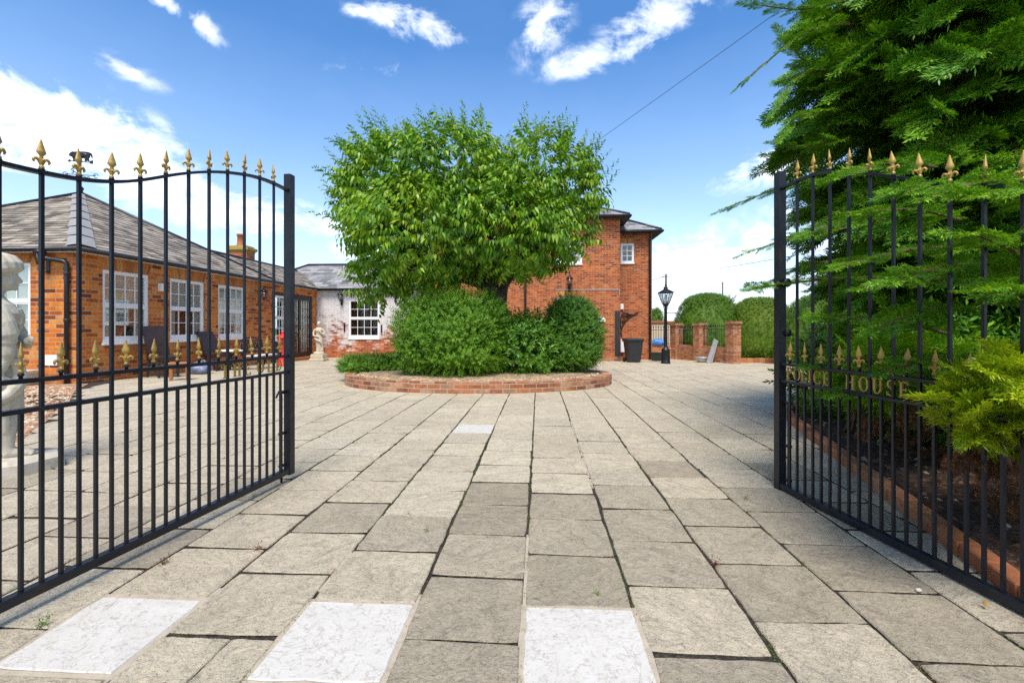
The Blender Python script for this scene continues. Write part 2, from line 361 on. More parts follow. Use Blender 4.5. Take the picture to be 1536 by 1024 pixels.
mb = MB(); PITCH = .507; JX0 = -.068; GAP = .016
def slab(poly, mi, near, thick=.05, lift=0.):
    """one slab: outline poly (gx, gy), its own small tilt, softened edges"""
    cx = sum(p[0] for p in poly)/len(poly); cy = sum(p[1] for p in poly)/len(poly)
    P = []
    m = 7 if near else 1
    for k in range(len(poly)):
        a, b = poly[k], poly[(k+1) % len(poly)]
        for j in range(m):
            t = j/m; jx = jy = 0
            if near:
                jx = random.gauss(0, .0018); jy = random.gauss(0, .0018)
                if j == 0: jx += (cx-a[0])*.018; jy += (cy-a[1])*.018
                if random.random() < .05: jx += (cx-a[0])*.02; jy += (cy-a[1])*.02
            P.append((a[0]+(b[0]-a[0])*t+jx, a[1]+(b[1]-a[1])*t+jy))
    tx, ty, dz = random.gauss(0, .004), random.gauss(0, .004), random.gauss(0, .0012)+lift
    def R(ins, z):
        out = []
        for x, y in P:
            d = math.hypot(cx-x, cy-y) or 1
            x2, y2 = x+(cx-x)/d*ins, y+(cy-y)/d*ins
            out.append((*w(x2, y2), z+zg(y2)+dz+(x-cx)*tx+(y-cy)*ty))
        return out
    mb.cur = mi
    rr = [mb.pts(R(0, -thick)), mb.pts(R(0, -.006)), mb.pts(R(.005, 0))]
    n = len(P)
    for a, b in zip(rr, rr[1:]):
        if a is rr[0]: mb.cur = 4
        for k in range(n): l = (k+1) % n; mb.face((a[k], a[l], b[l], b[k]))
        mb.cur = mi
    mb.face(rr[2])
PH = {0: 2.226, -1: 1.96, -2: 2.214, -3: 1.94, -4: 2.20, 1: 1.93, 2: 2.175, 3: 2.445, 4: 2.66}
bedx = lambda gy: on_bed(gy)
def on_bed(gy):   # courtyard-frame gx of the inner line of the right-hand bed
    T = [(-6, 1.30), (1.2, 1.98), (2.24, 2.27), (6.2, 3.33), (7.3, 3.75), (7.9, 4.6)]
    return lerp_tab(T, gy)
WHITE = {(-2, 0), (0, 0), (-4, 0), (-2, 8)}
for k in range(-23, 26):
    x0 = JX0+k*PITCH; x1 = x0+PITCH
    ph = PH.get(k, 2.0+random.random()*PITCH)
    n0 = -9
    for j in range(n0, 44):
        py_ = .514 if k == -2 else PITCH
        y1 = ph+j*py_; y0 = y1-py_
        if y0 > 22.9 and (x0+x1)/2 < 3: continue
        if y1 > 21.5 and -4.9 < x0 < 3.6: continue
        if x0 < -10.95: continue
        if y0 > 19.4 and x1 > 9.4: continue
        if x1 > 3.2 and y1 < 8.0 and x0 > on_bed((y0+y1)/2)+.3: continue
        lb = lambda y: lerp_tab([(-9, -99), (4.3, -99), (4.31, -5.3), (4.8, -5.62), (5.96, -6.6), (7.9, -8.2), (9.36, -9.6), (11.0, -10.3), (11.01, -99)], y)
        if (x0+x1)/2 < lb((y0+y1)/2): continue
        near = y0 < 5.5 and abs(x0) < 6
        white = (k, j) in WHITE
        gr = .5+(.45 if (k in (-1, 0, 1, 2, 3) and y1 < 4.2) else -.2 if k < -1 else .05)-max(0, y1-4)*.30
        mi = 2 if white else (1 if random.random() < gr else 0)
        g2 = GAP/2*(random.uniform(.7, 1.25)); g3 = GAP*.62*random.uniform(.8, 1.3); e = .005
        P = [(x0+g2+random.gauss(0, e*.6), y0+g3+random.gauss(0, e)), (x1-g2+random.gauss(0, e*.6), y0+g3+random.gauss(0, e)),
             (x1-g2+random.gauss(0, e*.6), y1-g3+random.gauss(0, e)), (x0+g2+random.gauss(0, e*.6), y1-g3+random.gauss(0, e))]
        P = [(max(x, lb(y)), y) for x, y in P]
        if k == -3 and j == 0:     # the cracked slab: four pieces
            a, b, c, d = P; m = (x0+.22, y0+.24); q = .004
            def cut(u, v, t): return (u[0]+(v[0]-u[0])*t, u[1]+(v[1]-u[1])*t)
            e1, e2, e3 = cut(d, c, .62), cut(a, d, .42), cut(b, c, .10)
            m2 = (x0+.30, y0+.20); e4 = cut(a, b, .45)
            for PP in ([d, e2, m, m2, e1][::-1], [e1, m2, e3, c][::-1], [a, e4, m, e2], [e4, b, e3, m2, m]):
                cx = sum(p[0] for p in PP)/len(PP); cy = sum(p[1] for p in PP)/len(PP)
                PP = [(p[0]+(cx-p[0])*.018, p[1]+(cy-p[1])*.018) for p in PP]
                area = sum(PP[i][0]*PP[(i+1) % len(PP)][1]-PP[(i+1) % len(PP)][0]*PP[i][1] for i in range(len(PP)))
                slab(PP if area > 0 else PP[::-1], 0, True)
            continue
        slab(P, mi, near)
        if white and y1 < 3:
            q = .016; mb.cur = 3
            xa, xb, ya, yb = x0-q, x1+q, y0-q, y1+q; z0, z1 = -.028, -.004
            C = [(xa, ya), (xb, ya), (xb, yb), (xa, yb)]
            mb.loft([[(*w(*c), z0) for c in C], [(*w(*c), z1) for c in C]])
paving = tag(mb.build('paving', [M['slab_buff'], M['slab_grey'], M['slab_white'], M['mortar'], M['joint']]), kind='structure')
# pale mortar left in a few joints
mb = MB()
for gx, y0, y1 in ((JX0, 1.2, 3.0), (JX0+PITCH, 1.2, 1.9), (JX0+PITCH, 3.9, 5.4), (JX0-PITCH, 1.2, 2.3), (JX0-3*PITCH, 1.2, 2.3), (JX0-2*PITCH, 2.3, 2.7), (JX0+PITCH, 5.6, 6.6)):
    y = y0
    while y < y1:
        l = random.uniform(.08, .3); z = -.003+random.uniform(-.004, .001)
        a, b = gx-.008, gx+.008
        C = [(a, y), (b, y), (b+random.gauss(0, .001), min(y+l, y1)), (a, min(y+l, y1))]
        mb.loft([[(*w(*c), -.028) for c in C], [(*w(*c), z) for c in C]]); y += l+random.choice((0, 0, .05))
tag(mb.build('joint_mortar', M['mortar']), kind='structure')

# gravel by the outbuilding, soil of the right-hand bed
def flat(name, P, z, mat, gf=False):
    m = MB(); m.poly([(x, y, z+zgw(x, y)) for x, y in P]); return tag(m.build(name, mat), kind='structure')
G0 = [ground(112, 586), ground(104, 602), ground(62, 637), ground(20, 672)]
def chips(name, inside, n, mat, size, z, box):
    """loose stones lying on a bed, one object"""
    m = MB(); k = 0
    while k < n:
        x, y = random.uniform(box[0], box[1]), random.uniform(box[2], box[3])
        if not inside(x, y): continue
        s = size*random.uniform(.5, 1.3); t = random.uniform(0, PI); c, q = math.cos(t)*s, math.sin(t)*s
        zz = z(x, y); h = s*random.uniform(.4, .8)
        i = m.pts([(x+c, y+q, zz), (x-q, y+c, zz), (x-c, y-q, zz), (x+q, y-c, zz), (x+c*.2, y+q*.3, zz+h)])
        for a in range(4): m.face((i[a], i[(a+1) % 4], i[4]))
        k += 1
    o = m.build(name, mat); return tag(o, kind='stuff')
flat('gravel_bed', [(-19, 4.2), (ground(20, 672)[0]-.15, 4.4)]+[G0[3], G0[2], G0[1], G0[0], (-10.0, 11.25), (-19, 11.9)], -.005, M['gravel2'])
M['chip'] = island_mat('stone_chips', [(0, (.18, .09, .05)), (.4, (.42, .24, .13)), (.8, (.55, .43, .29)), (1, (.62, .55, .44))])
M['chip2'] = island_mat('gravel_chips', [(0, (.20, .13, .07)), (.4, (.42, .29, .16)), (.8, (.56, .43, .27)), (1, (.66, .56, .42))])
M['litter'] = island_mat('bark_litter', [(0, (.022, .012, .007)), (.6, (.07, .035, .018)), (.92, (.20, .10, .05)), (1, (.45, .36, .26))])
def left_of(x, y):
    for (xa, ya), (xb, yb) in zip(G0, G0[1:]):
        if yb <= y <= ya: return x < xa+(xb-xa)*(ya-y)/(ya-yb)-.05
    return y > G0[0][1] and x < -9.5
tag(chips('stone_chippings', left_of, 3600, M['chip'], .035, lambda x, y: -.005+zgw(x, y), (-10.9, -4.8, 4.9, 10.6)), None)
BED = [(-3, 1.6), (1.0, 2.03), (2.24, 2.44), (6.2, 3.72), (7.1, 4.1)]
def bed_x(y): return lerp_tab(BED, y)
m = MB()
P = [(bed_x(y)+.06, y) for y in (-3, 1.0, 2.24, 4, 6.2, 7.1)]+[(4.7, 7.75), (13, 8.4), (13, -3)]
m.poly([(x, y, .055) for x, y in P]); tag(m.build('flower_bed', M['soil']), kind='structure')
chips('bark_chippings', lambda x, y: x > bed_x(y)+.1, 3000, M['litter'], .028, lambda x, y: .055, (2.0, 5.5, 1.0, 7.2))

# brick edging of the right-hand bed: single bricks on edge
m = MB(); pth = []
for (ya, xa), (yb, xb) in zip(BED, BED[1:]): pth.append(((xa, ya), (xb, yb)))
pth.append(((4.1, 7.1), (4.7, 7.8))); pth.append(((4.7, 7.8), (7.5, 8.1)))
for (xa, ya), (xb, yb) in pth:
    L = math.hypot(xb-xa, yb-ya); n = max(1, round(L/.225)); dx, dy = (xb-xa)/L, (yb-ya)/L
    for k in range(n):
        s0, s1 = k*L/n+.005, (k+1)*L/n-.005; j = random.gauss(0, .004); hz = .085+random.gauss(0, .004)
        nx, ny = dy, -dx
        def q(s, o, z): return (xa+dx*s+nx*(o+j), ya+dy*s+ny*(o+j), z)
        R = lambda z, b: [q(s0+b, -.055+b, z), q(s0+b, .055-b, z), q(s1-b, .055-b, z), q(s1-b, -.055+b, z)]
        m.loft([R(-.04, 0), R(hz-.008, 0), R(hz, .008)])
tag(m.build('brick_edging', M['edging']), 'low brick edging along the dark bed behind the right gate', 'edging')

# ---------------------------------------------------------------- gates
def serif(ch):
    """strokes of one letter in a unit box 0..w by 0..1: ('b',x0,y0,x1,y1) boxes, ('d',xa,ya,xb,yb,t) diagonals, ('a',cx,cy,rx,ry,t0,t1,thick) arcs"""
    st, th, se = .145, .075, .08
    def stem(x): return [('b', x, 0, x+st, 1), ('b', x-se, 0, x+st+se, .06), ('b', x-se, .94, x+st+se, 1)]
    if ch == 'I': return .40, stem(.11)
    if ch == 'H': return .86, stem(.10)+stem(.58)+[('b', .2, .47, .65, .54)]
    if ch == 'T': return .78, [('b', .305, 0, .475, 1), ('b', .2, 0, .58, .06), ('b', .02, .93, .76, 1), ('b', .02, .78, .08, 1), ('b', .70, .78, .76, 1)]
    if ch == 'L': return .70, stem(.10)+[('b', .2, 0, .66, .07), ('b', .60, 0, .66, .24)]
    if ch == 'E': return .72, stem(.10)+[('b', .2, 0, .68, .07), ('b', .62, 0, .68, .22), ('b', .2, .93, .66, 1), ('b', .60, .80, .66, 1), ('b', .2, .47, .5, .54), ('b', .46, .40, .51, .61)]
    if ch == 'P': return .70, stem(.10)+[('a', .30, .73, .34, .27, -90, 90, .14), ('b', .2, .93, .34, 1), ('b', .2, .46, .34, .53)]
    if ch == 'D': return .82, stem(.10)+[('a', .30, .5, .46, .5, -90, 90, .15), ('b', .2, .93, .34, 1), ('b', .2, 0, .34, .07)]
    if ch == 'O': return .84, [('a', .42, .5, .40, .5, 0, 360, .16)]
    if ch == 'C': return .78, [('a', .42, .5, .40, .5, 48, 312, .15), ('b', .66, .70, .72, .98), ('b', .66, .02, .72, .28)]
    if ch == 'U': return .86, [('b', .10, .3, .27, 1), ('b', .01, .94, .36, 1), ('b', .62, .3, .70, 1), ('b', .53, .94, .79, 1), ('a', .40, .32, .30, .32, 180, 360, .12)]
    if ch == 'S': return .64, [('a', .33, .745, .27, .255, 35, 270, .13), ('a', .31, .255, .27, .255, -145, 90, .13), ('b', .54, .74, .60, .98), ('b', .04, .02, .10, .26)]
def letter_mb(ch, h, sgn):
    wd, strokes = serif(ch); m = MB(); T = .009
    def P(x, y): return ((x-wd/2)*h*sgn, y*h)
    def pr(pts):
        pts = [P(*p) for p in pts]
        m.loft([[(x, -T/2, z) for x, z in pts], [(x, T/2, z) for x, z in pts]])
    for s in strokes:
        if s[0] == 'b': _, x0, y0, x1, y1 = s; pr([(x0, y0), (x1, y0), (x1, y1), (x0, y1)])
        else:
            _, cx, cy, rx, ry, t0, t1, th = s; n = max(6, int((t1-t0)/18))
            for k in range(n):
                a, b = math.radians(t0+(t1-t0)*k/n), math.radians(t0+(t1-t0)*(k+1)/n)
                thk = lambda u: .055+(th-.055)*abs(math.cos(u))
                q = lambda u, i: (cx+(rx-thk(u)*i)*math.cos(u), cy+(ry-.06*i)*math.sin(u))
                pr([q(a, 0), q(b, 0), q(b, 1), q(a, 1)])
    return m
def finial_mb():
    """gilt railing head: collar, two curled leaves and a spear point; 0.14 m high"""
    m = MB(); m.lathe([(.008, 0), (.011, .004), (.011, .012), (.007, .016), (.007, .022)], n=8)
    for sx in (1, -1):           # side leaves
        m.smooth = True
        m.tube(smooth_curve([(0, 0, .020), (sx*.010, 0, .040), (sx*.023, 0, .047), (sx*.030, 0, .036), (sx*.026, 0, .028)], 3), [.0075]*3+[.007]*4+[.006]*3+[.004]*3, 6)
        m.tube(smooth_curve([(0, 0, .020), (0, sx*.008, .038), (0, sx*.015, .044), (0, sx*.018, .036)], 3), [.006]*4+[.0045]*6, 6); m.smooth = False
    m.lathe([(.006, .018), (.009, .036), (.010, .050), (.0075, .060), (.012, .066), (.020, .076), (.0175, .086), (.010, .112), (.004, .134), (.001, .142)], n=8, sx=1, sy=.55)
    return m
FIN = None
TOPS = [(0, 2.45), (.2, 2.459), (.37, 2.452), (.54, 2.425), (.79, 2.365), (1.03, 2.28), (1.2, 2.205), (1.36, 2.127), (1.53, 2.07), (1.69, 2.036), (1.85, 2.02), (2.0, 2.01), (2.17, 2.012), (2.4, 2.03)]
def gate(label, loc, rz, flip, letters, dz):
    global FIN
    t = thing('gate', label, 'gate', loc, rz, 'pair of entrance gates'); G = M['gate']; L = 2.37
    m = MB(); m.bbox(-.032, .032, -.03, .03, .05, 2.59, .004); m.build('meeting_stile', G, t)
    m = MB(); m.bbox(L-.02, L+.04, -.03, .03, .05, 2.2, .004); m.build('hinge_stile', G, t)
    m = MB(); m.bbox(.032, L-.02, -.025, .025, .062, .108, .004); m.build('bottom_rail', G, t)
    for z in (.92, 1.055):
        m = MB(); m.bbox(.032, L-.02, -.018, .018, z-.011, z+.011, .003); m.build('middle_rail', G, t)
    dip = lambda x: 0 if flip else .05*min(1, max(0, (x-.5)/.5))
    m = MB(); n = 48; rings = []
    for k in range(n+1):
        x = .032+(L-.052)*k/n; z = lerp_tab(TOPS, x)
        z = sum(lerp_tab(TOPS, min(2.4, max(0, x+d))) for d in (-.1, -.05, 0, .05, .1))/5-dip(x)
        rings.append([(x, -.018, z-.009), (x, .018, z-.009), (x, .018, z+.009), (x, -.018, z+.009)])
    m.smooth = False; m.loft(rings); m.build('top_rail', G, t)
    tall = MB(); me_f = None
    for k in range(14):
        x = .2+.1645*k
        if x > L-.1: break
        zt = sum(lerp_tab(TOPS, min(2.4, max(0, x+d))) for d in (-.1, -.05, 0, .05, .1))/5-dip(x)
        m = MB(); m.bbox(-.0076, .0076, -.0076, .0076, .104, zt+.012, .003); m.lathe([(.009, zt+.006), (.013, zt+.010), (.013, zt+.016), (.009, zt+.020)], n=8)
        b = m.build('bar', G, t, (x, 0, 0))
        f = finial_mb().build('finial', M['gold'], b, (0, 0, zt+.016)) if FIN is None else link('finial', FIN.data, b, (0, 0, zt+.016))
        FIN = FIN or f
        f.rotation_euler = (random.gauss(0, .03), random.gauss(0, .03), random.gauss(0, .5))
    for k in range(15):
        x = .1178+.1645*k
        if x > L-.1: break
        m = MB(); m.bbox(-.0076, .0076, -.0076, .0076, .104, .912, .003); m.build('short_bar', G, t, (x, 0, 0))
        m = MB(); m.lathe([(.008, 1.06), (.008, 1.075), (.012, 1.08), (.012, 1.088), (.008, 1.092)], n=8); s = m.build('finial_stem', G, t, (x, 0, 0))
        f = link('finial', FIN.data, s, (0, 0, 1.09)); f.rotation_euler = (random.gauss(0, .04), random.gauss(0, .04), random.gauss(0, .5))
    for ch, x in letters:
        o = letter_mb(ch, .094, -1 if flip else 1).build('letter', M['gold'], t, (x, 0, .940))
    sy = -1 if flip else 1       # drop bolt on the inner side of the stile
    m = MB(); m.tube([(.075, sy*.02, -.045+.04), (.075, sy*.02, .72)], .009, 8); m.tube(smooth_curve([(.075, sy*.02, .70), (.08, sy*.02, .74), (.105, sy*.03, .745), (.115, sy*.04, .71)], 4), .008, 8)
    m.bbox(.035, .10, sy*.02-.018, sy*.02+.018, .74, .765, .003); m.bbox(.035, .095, sy*.02-.016, sy*.02+.016, .40, .42, .003); m.bbox(.035, .095, sy*.02-.016, sy*.02+.016, .13, .15, .003)
    m.build('drop_bolt', G, t)
    if not flip:
        m = MB(); m.tube([(.03, .02, 1.70), (.06, .03, 1.70)], .035, 10); m.tube([(.02, .03, 1.3), (.05, .05, 1.30)], .028, 10); m.build('latch', G, t)
    return t
zl = math.atan2(-.986, -.168); zr = math.atan2(-.9955, .0947)
gate('left black iron gate standing open with gilt spear heads and gilt letters THE OLD', (-1.892, 4.05, 0), zl, True,
     [('T', .715), ('H', .60), ('E', .495), ('O', .355), ('L', .245), ('D', .135)], 0)
gate('right black iron gate with conifer foliage through its bars and gilt letters POLICE HOUSE', (2.151, 3.826, -.05), zr, False,
     [('P', .112), ('O', .20), ('L', .275), ('I', .338), ('C', .408), ('E', .498), ('H', .705), ('O', .812), ('U', .914), ('S', 1.005), ('E', 1.092)], 0)
# ---------------------------------------------------------------- building kit (all in a building's own frame)
def wall(name, parent, mat, loc, rz, L, z0, z1, openings=(), T=.3):
    m = MB(); xs = sorted({0, L}|{o[0] for o in openings}|{o[1] for o in openings})
    for a, b in zip(xs, xs[1:]):
        ops = sorted([o for o in openings if o[0] < (a+b)/2 < o[1]], key=lambda o: o[2]); z = z0
        for o in ops:
            if o[2] > z: m.box(a, b, 0, T, z, o[2])
            z = o[3]
        if z1 > z: m.box(a, b, 0, T, z, z1)
    return m.build(name, mat, parent, (loc[0], loc[1], 0), rz)
def window(parent, loc, rz, W, Hh, cols, sashes, sill=.12, blind=0., curtain=True, mat='white', back=True, label=None, riser=0, bar=.022):
    """a window as one part: frame with its glazing bars; panes, sill, blind and curtains are its sub-parts"""
    m = MB(); F = .065; y0, y1 = .02, .16
    m.bbox(0, F, y0, y1, 0, Hh, .004); m.bbox(W-F, W, y0, y1, 0, Hh, .004); m.bbox(F, W-F, y0, y1, Hh-F, Hh, .004); m.bbox(F, W-F, y0, y1, sill, sill+F, .004)
    n = len(sashes); z = sill+F; hs = (Hh-F-z-.075*(n-1))/n
    for k, rows in enumerate(sashes):
        za, zb = z+k*(hs+.075), z+k*(hs+.075)+hs; yy = y0+.012+.02*(n-1-k)*0
        if k: m.bbox(F, W-F, y0+.004, y1, za-.075, za, .004)
        s = .028
        m.box(F, F+s, yy, yy+.05, za, zb); m.box(W-F-s, W-F, yy, yy+.05, za, zb); m.box(F+s, W-F-s, yy, yy+.05, za, za+s); m.box(F+s, W-F-s, yy, yy+.05, zb-s, zb)
        for c in range(1, cols):
            x = F+s+(W-2*F-2*s)*c/cols; m.box(x-bar/2, x+bar/2, yy+.012, yy+.035, za+s, zb-s)
        for r in range(1, rows):
            zz = za+s+(hs-2*s)*r/rows; m.box(F+s, W-F-s, yy+.014, yy+.033, zz-bar/2, zz+bar/2)
    o = m.build('window', M[mat], parent, loc, rz)
    if label: o['label'] = label
    p = MB(); p.box(F, W-F, y0+.036, y0+.040, sill+F, Hh-F); p.build('pane', M['glass'], o)
    if sill:
        p = MB(); p.bbox(-.03, W+.03, -.05, .12, 0, sill*.45, .008); p.bbox(.0, W, -.012, .10, sill*.45, sill, .006); p.build('sill', M[mat], o)
    if blind:
        p = MB(); zb = Hh-F; zt = zb-(Hh-2*F)*blind
        p.box(F, W-F, .085, .09, zt, zb); p.bbox(F, W-F, .08, .10, zt-.02, zt, .004); p.build('blind', M['blind'], o)
    if curtain:
        for a, b in ((F, W*.25), (W*.75, W-F)):
            p = MB(); N = 24; ring = []
            for k in range(N+1):
                x = a+(b-a)*k/N; yy = .125+.018*math.sin(k*1.9)
                ring.append([(x, yy, sill), (x, yy+.004, sill), (x, yy+.004, Hh), (x, yy, Hh)])
            p.loft(ring); p.build('curtain', M['curtain'], o)
    return o
def clip(P, ax, lim, keep):     # Sutherland-Hodgman against one axis-aligned line
    out = []
    for a, b in zip(P, P[1:]+P[:1]):
        ia, ib = keep*(a[ax]-lim) >= 0, keep*(b[ax]-lim) >= 0
        if ia: out.append(a)
        if ia != ib:
            t = (lim-a[ax])/(b[ax]-a[ax]); out.append((a[0]+(b[0]-a[0])*t, a[1]+(b[1]-a[1])*t))
    return out
def slates(m, poly, wdt=.34, hgt=.19, lap=.016):
    P = [Vector(p) for p in poly]; t = (P[1]-P[0]).normalized(); nrm = t.cross(P[2]-P[1]).normalized()
    if nrm.z < 0: nrm = -nrm
    b = nrm.cross(t)
    if b.z < 0: b = -b
    O = P[0]; q = [((p-O).dot(t), (p-O).dot(b)) for p in P]
    vmax = max(v for _, v in q); umin = min(u for u, _ in q); umax = max(u for u, _ in q)
    m.poly([p-nrm*.012 for p in P])
    k = 0; v = 0
    while v < vmax:
        band = clip(clip(q, 1, v, 1), 1, v+hgt, -1) if len(q) > 2 else []
        if len(band) > 2:
            u = umin-(k % 2)*wdt/2-random.random()*.05
            while u < umax:
                ww = wdt*random.uniform(.85, 1.15)
                c = clip(clip(band, 0, u+.003, 1), 0, u+ww-.003, -1) if len(band) > 2 else []
                if len(c) > 2:
                    d = random.gauss(0, .0025); e = random.gauss(0, .0035)
                    f = lambda a: O+t*a[0]+b*(a[1]-(e if a[1]-v < .001 else 0))+nrm*(.003+(lap+d)*(1-(a[1]-v)/hgt))
                    top = [f(a) for a in c]; i = m.pts(top); m.face(i)
                    low = [k2 for k2 in range(len(c)) if abs(c[k2][1]-v) < 1e-4]
                    if len(low) == 2:
                        j = m.pts([top[low[0]]-nrm*(lap+.012), top[low[1]]-nrm*(lap+.012)]); m.face((i[low[0]], i[low[1]], j[1], j[0]))
                u += ww
        v += hgt; k += 1
def gutter_run(m, pts, r=.062): m.tube(pts, r, 8)
def arch_mb(W, h, n, splay=.12):
    """flat arch of bricks on end over an opening, standing 4 mm proud"""
    m = MB()
    for k in range(n):
        a, b = k/n, (k+1)/n; f = lambda t, top: (t*W)+((t-.5)*splay*2 if top else 0); e = .006
        P = [(f(a, 0)+e, 0, .004), (f(b, 0)-e, 0, .004), (f(b, 1)-e, 0, h), (f(a, 1)+e, 0, h)]
        m.loft([[(x, -.004, z) for x, y, z in P], [(x, .02, z) for x, y, z in P]])
    return m
def downpipe(parent, pts, r=.042, clips=(), name='downpipe', mat='pipe', wall_dir=(0, 1, 0)):
    m = MB(); m.tube(pts, r, 10)
    for x, y, z in clips:
        m.lathe([(r+.008, -.04), (r+.012, -.03), (r+.012, .03), (r+.008, .04)], (x, y, z), 10)
        m.bar((x, y, z), (x+wall_dir[0]*.1, y+wall_dir[1]*.1, z), .05, .03)
    return m.build(name, M[mat], parent)

# ---------------------------------------------------------------- left orange-brick outbuilding: pavilion with a pyramid roof and a long wing
CX, CY = -10.885, 10.708
LB = thing('brick_outbuilding', 'single storey orange brick outbuilding with white sash windows and a hipped slate roof', 'building', (*w(CX, CY), 0), -A)
gyl = lambda px: on_gx(px, 500, CX)[0]-CY
zl_ = lambda px, py: on_gx(px, py, CX)[1]
WIN = []
for a, b, yt, yb in ((154, 223, 403, 518), (255, 306, 421, 514.6), (327.5, 366.5, 434.5, 512.6)):
    WIN.append((gyl(a), gyl(b), zl_(a, yb) if a == 154 else .835, 2.74))
DO = (gyl(408), gyl(468), -.3, zl_(440, 441))
ops = [(a, b, c+.0, d) for a, b, c, d in WIN]+[DO]
WT = 3.12; WL = 12.125
wall('wall', LB, M['brick_o'], (0, 0), PI/2, WL, -.5, WT, ops)
fx1 = on_gy(45.5, 500, CY)[0]-CX; fx0 = fx1-1.42; fz0, fz1 = on_gy(30, 518, CY)[1], on_gy(30, 394, CY)[1]
wall('wall', LB, M['brick_o'], (-8, 0), 0, 7.7, -.5, WT, [(fx0+8, fx1+8, fz0, fz1)])
wall('wall', LB, M['brick_o'], (-8, 8), 0, 4.7, -.5, WT); 
m = MB(); m.box(-8, -7.7, .3, 8, -.5, WT); m.box(-3.3, -3.0, 8.3, WL, -.5, WT); m.build('wall', M['brick_o'], LB)
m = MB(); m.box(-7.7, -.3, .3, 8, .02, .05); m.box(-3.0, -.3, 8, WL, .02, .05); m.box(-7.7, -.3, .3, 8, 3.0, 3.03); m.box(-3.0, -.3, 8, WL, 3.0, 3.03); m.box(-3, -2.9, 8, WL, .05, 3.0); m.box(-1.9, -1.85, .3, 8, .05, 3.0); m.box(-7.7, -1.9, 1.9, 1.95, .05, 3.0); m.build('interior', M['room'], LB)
for k, (a, b, c, d) in enumerate(WIN):
    window(LB, (0, a, c), PI/2, b-a, d-c, 4, (2, 2), .13, (.46, .44, .42)[k])
    arch_mb(b-a, .30, 17, .10).build('brick_arch', M['arch'], LB, (0, a, d), PI/2)
window(LB, (fx0, 0, fz0), 0, 1.42, fz1-fz0, 4, (2, 2), .13, .46)
arch_mb(1.42, .26, 17, .10).build('brick_arch', M['arch'], LB, (fx0, 0, fz1), 0)
# black glazed garden doors with a white side window
dw = DO[1]-DO[0]; dh = DO[3]+.16
m = MB(); B = .09
m.bbox(0, B, -.01, .12, 0, dh, .005); m.bbox(dw-B, dw, -.01, .12, 0, dh, .005); m.bbox(B, dw-B, -.01, .12, dh-.14, dh, .005); m.bbox(B, dw-B, -.03, .12, 0, .05, .005)
x1 = dw*.34; m.bbox(x1, x1+.08, -.005, .12, .05, dh-.14, .004)
D = m.build('garden_door', M['pipe'], LB, (0, DO[0], -.16), PI/2)
m = MB(); m.bbox(B, x1, .02, .08, .05, .85, .004); m.build('panel', M['darkwood'], D)
window(LB, (.005, DO[0]+B, .69), PI/2, x1-B, dh-.14-.85, 2, (2, 2), .06, 0, False, bar=.03)
for k in range(2):
    xa = x1+.08+(dw-B-x1-.08)*k/2; xb = x1+.08+(dw-B-x1-.08)*(k+1)/2
    m = MB(); e = .085
    m.bbox(xa, xa+e, .0, .06, .05, dh-.14, .004); m.bbox(xb-e, xb, .0, .06, .05, dh-.14, .004); m.bbox(xa+e, xb-e, .0, .06, .05, .30, .004); m.bbox(xa+e, xb-e, .0, .06, dh-.24, dh-.14, .004)
    for c in range(1, 4): x = xa+e+(xb-xa-2*e)*c/4; m.box(x-.007, x+.007, .02, .045, .3, dh-.24)
    for r in range(1, 6): z = .3+(dh-.54)*r/6; m.box(xa+e, xb-e, .022, .043, z-.007, z+.007)
    o = m.build('door_leaf', M['pipe'], D)
    m = MB(); m.box(xa+e, xb-e, .031, .034, .3, dh-.24); m.build('pane', M['glass'], D)
    m = MB(); N = 20; m.loft([[(xa+e+(xb-xa-2*e)*j/N, .2+.025*math.sin(j*2.1), .1), (xa+e+(xb-xa-2*e)*j/N, .206+.025*math.sin(j*2.1), .1), (xa+e+(xb-xa-2*e)*j/N, .206+.025*math.sin(j*2.1), dh-.2), (xa+e+(xb-xa-2*e)*j/N, .2+.025*math.sin(j*2.1), dh-.2)] for j in range(N+1)])
    if k: m.build('curtain', M['curtain'], D)
    else:
        m = MB(); m.tube([(xb-.045, -.03, 1.0), (xb-.045, -.03, 1.28)], .014, 8); m.bbox(xb-.065, xb-.025, -.012, .0, .95, 1.33, .003); m.build('handle', M['brass'], D)
m = MB(); m.bbox(-.1, .45, DO[0]+.9, DO[1]-.05, -.24, -.07, .01); m.build('door_step', M['wood'], LB)
# roof
ZE = 3.165; OV = .16; AP = (-4, 4, 5.62)
e = lambda x, y: (x, y, ZE)
m = MB(); c1, c2, c3, c4 = e(OV, -OV), e(OV, 8+OV), e(-8-OV, 8+OV), e(-8-OV, -OV)
slates(m, [c1, c2, AP]); slates(m, [c4, c1, AP]); slates(m, [c2, c3, AP]); slates(m, [c3, c4, AP])
rt = m.build('roof', M['slate'], LB)
RX, RZ = -1.63, 4.17
m = MB(); slates(m, [e(OV, 7), e(OV, WL+.6), (RX, WL+3, RZ), (RX, 5.6, RZ)]); slates(m, [e(-3.26-OV, WL+3), e(-3.26-OV, 7), (RX, 5.6, RZ), (RX, WL+3, RZ)])
rw = m.build('roof', M['slate'], LB)
m = MB()
for c in (c2, c3, c4): m.tube([Vector(c)+Vector((0, 0, .02)), Vector(AP)+Vector((0, 0, .03))], .055, 8)
m.tube([(RX, 5.7, RZ+.02), (RX, WL+1.2, RZ+.02)], .06, 8); m.build('ridge_tiles', M['pipe'], rt)
m = MB(); hip = Vector(AP)-Vector(c1)    # lead-covered near hip, in lapped sheets
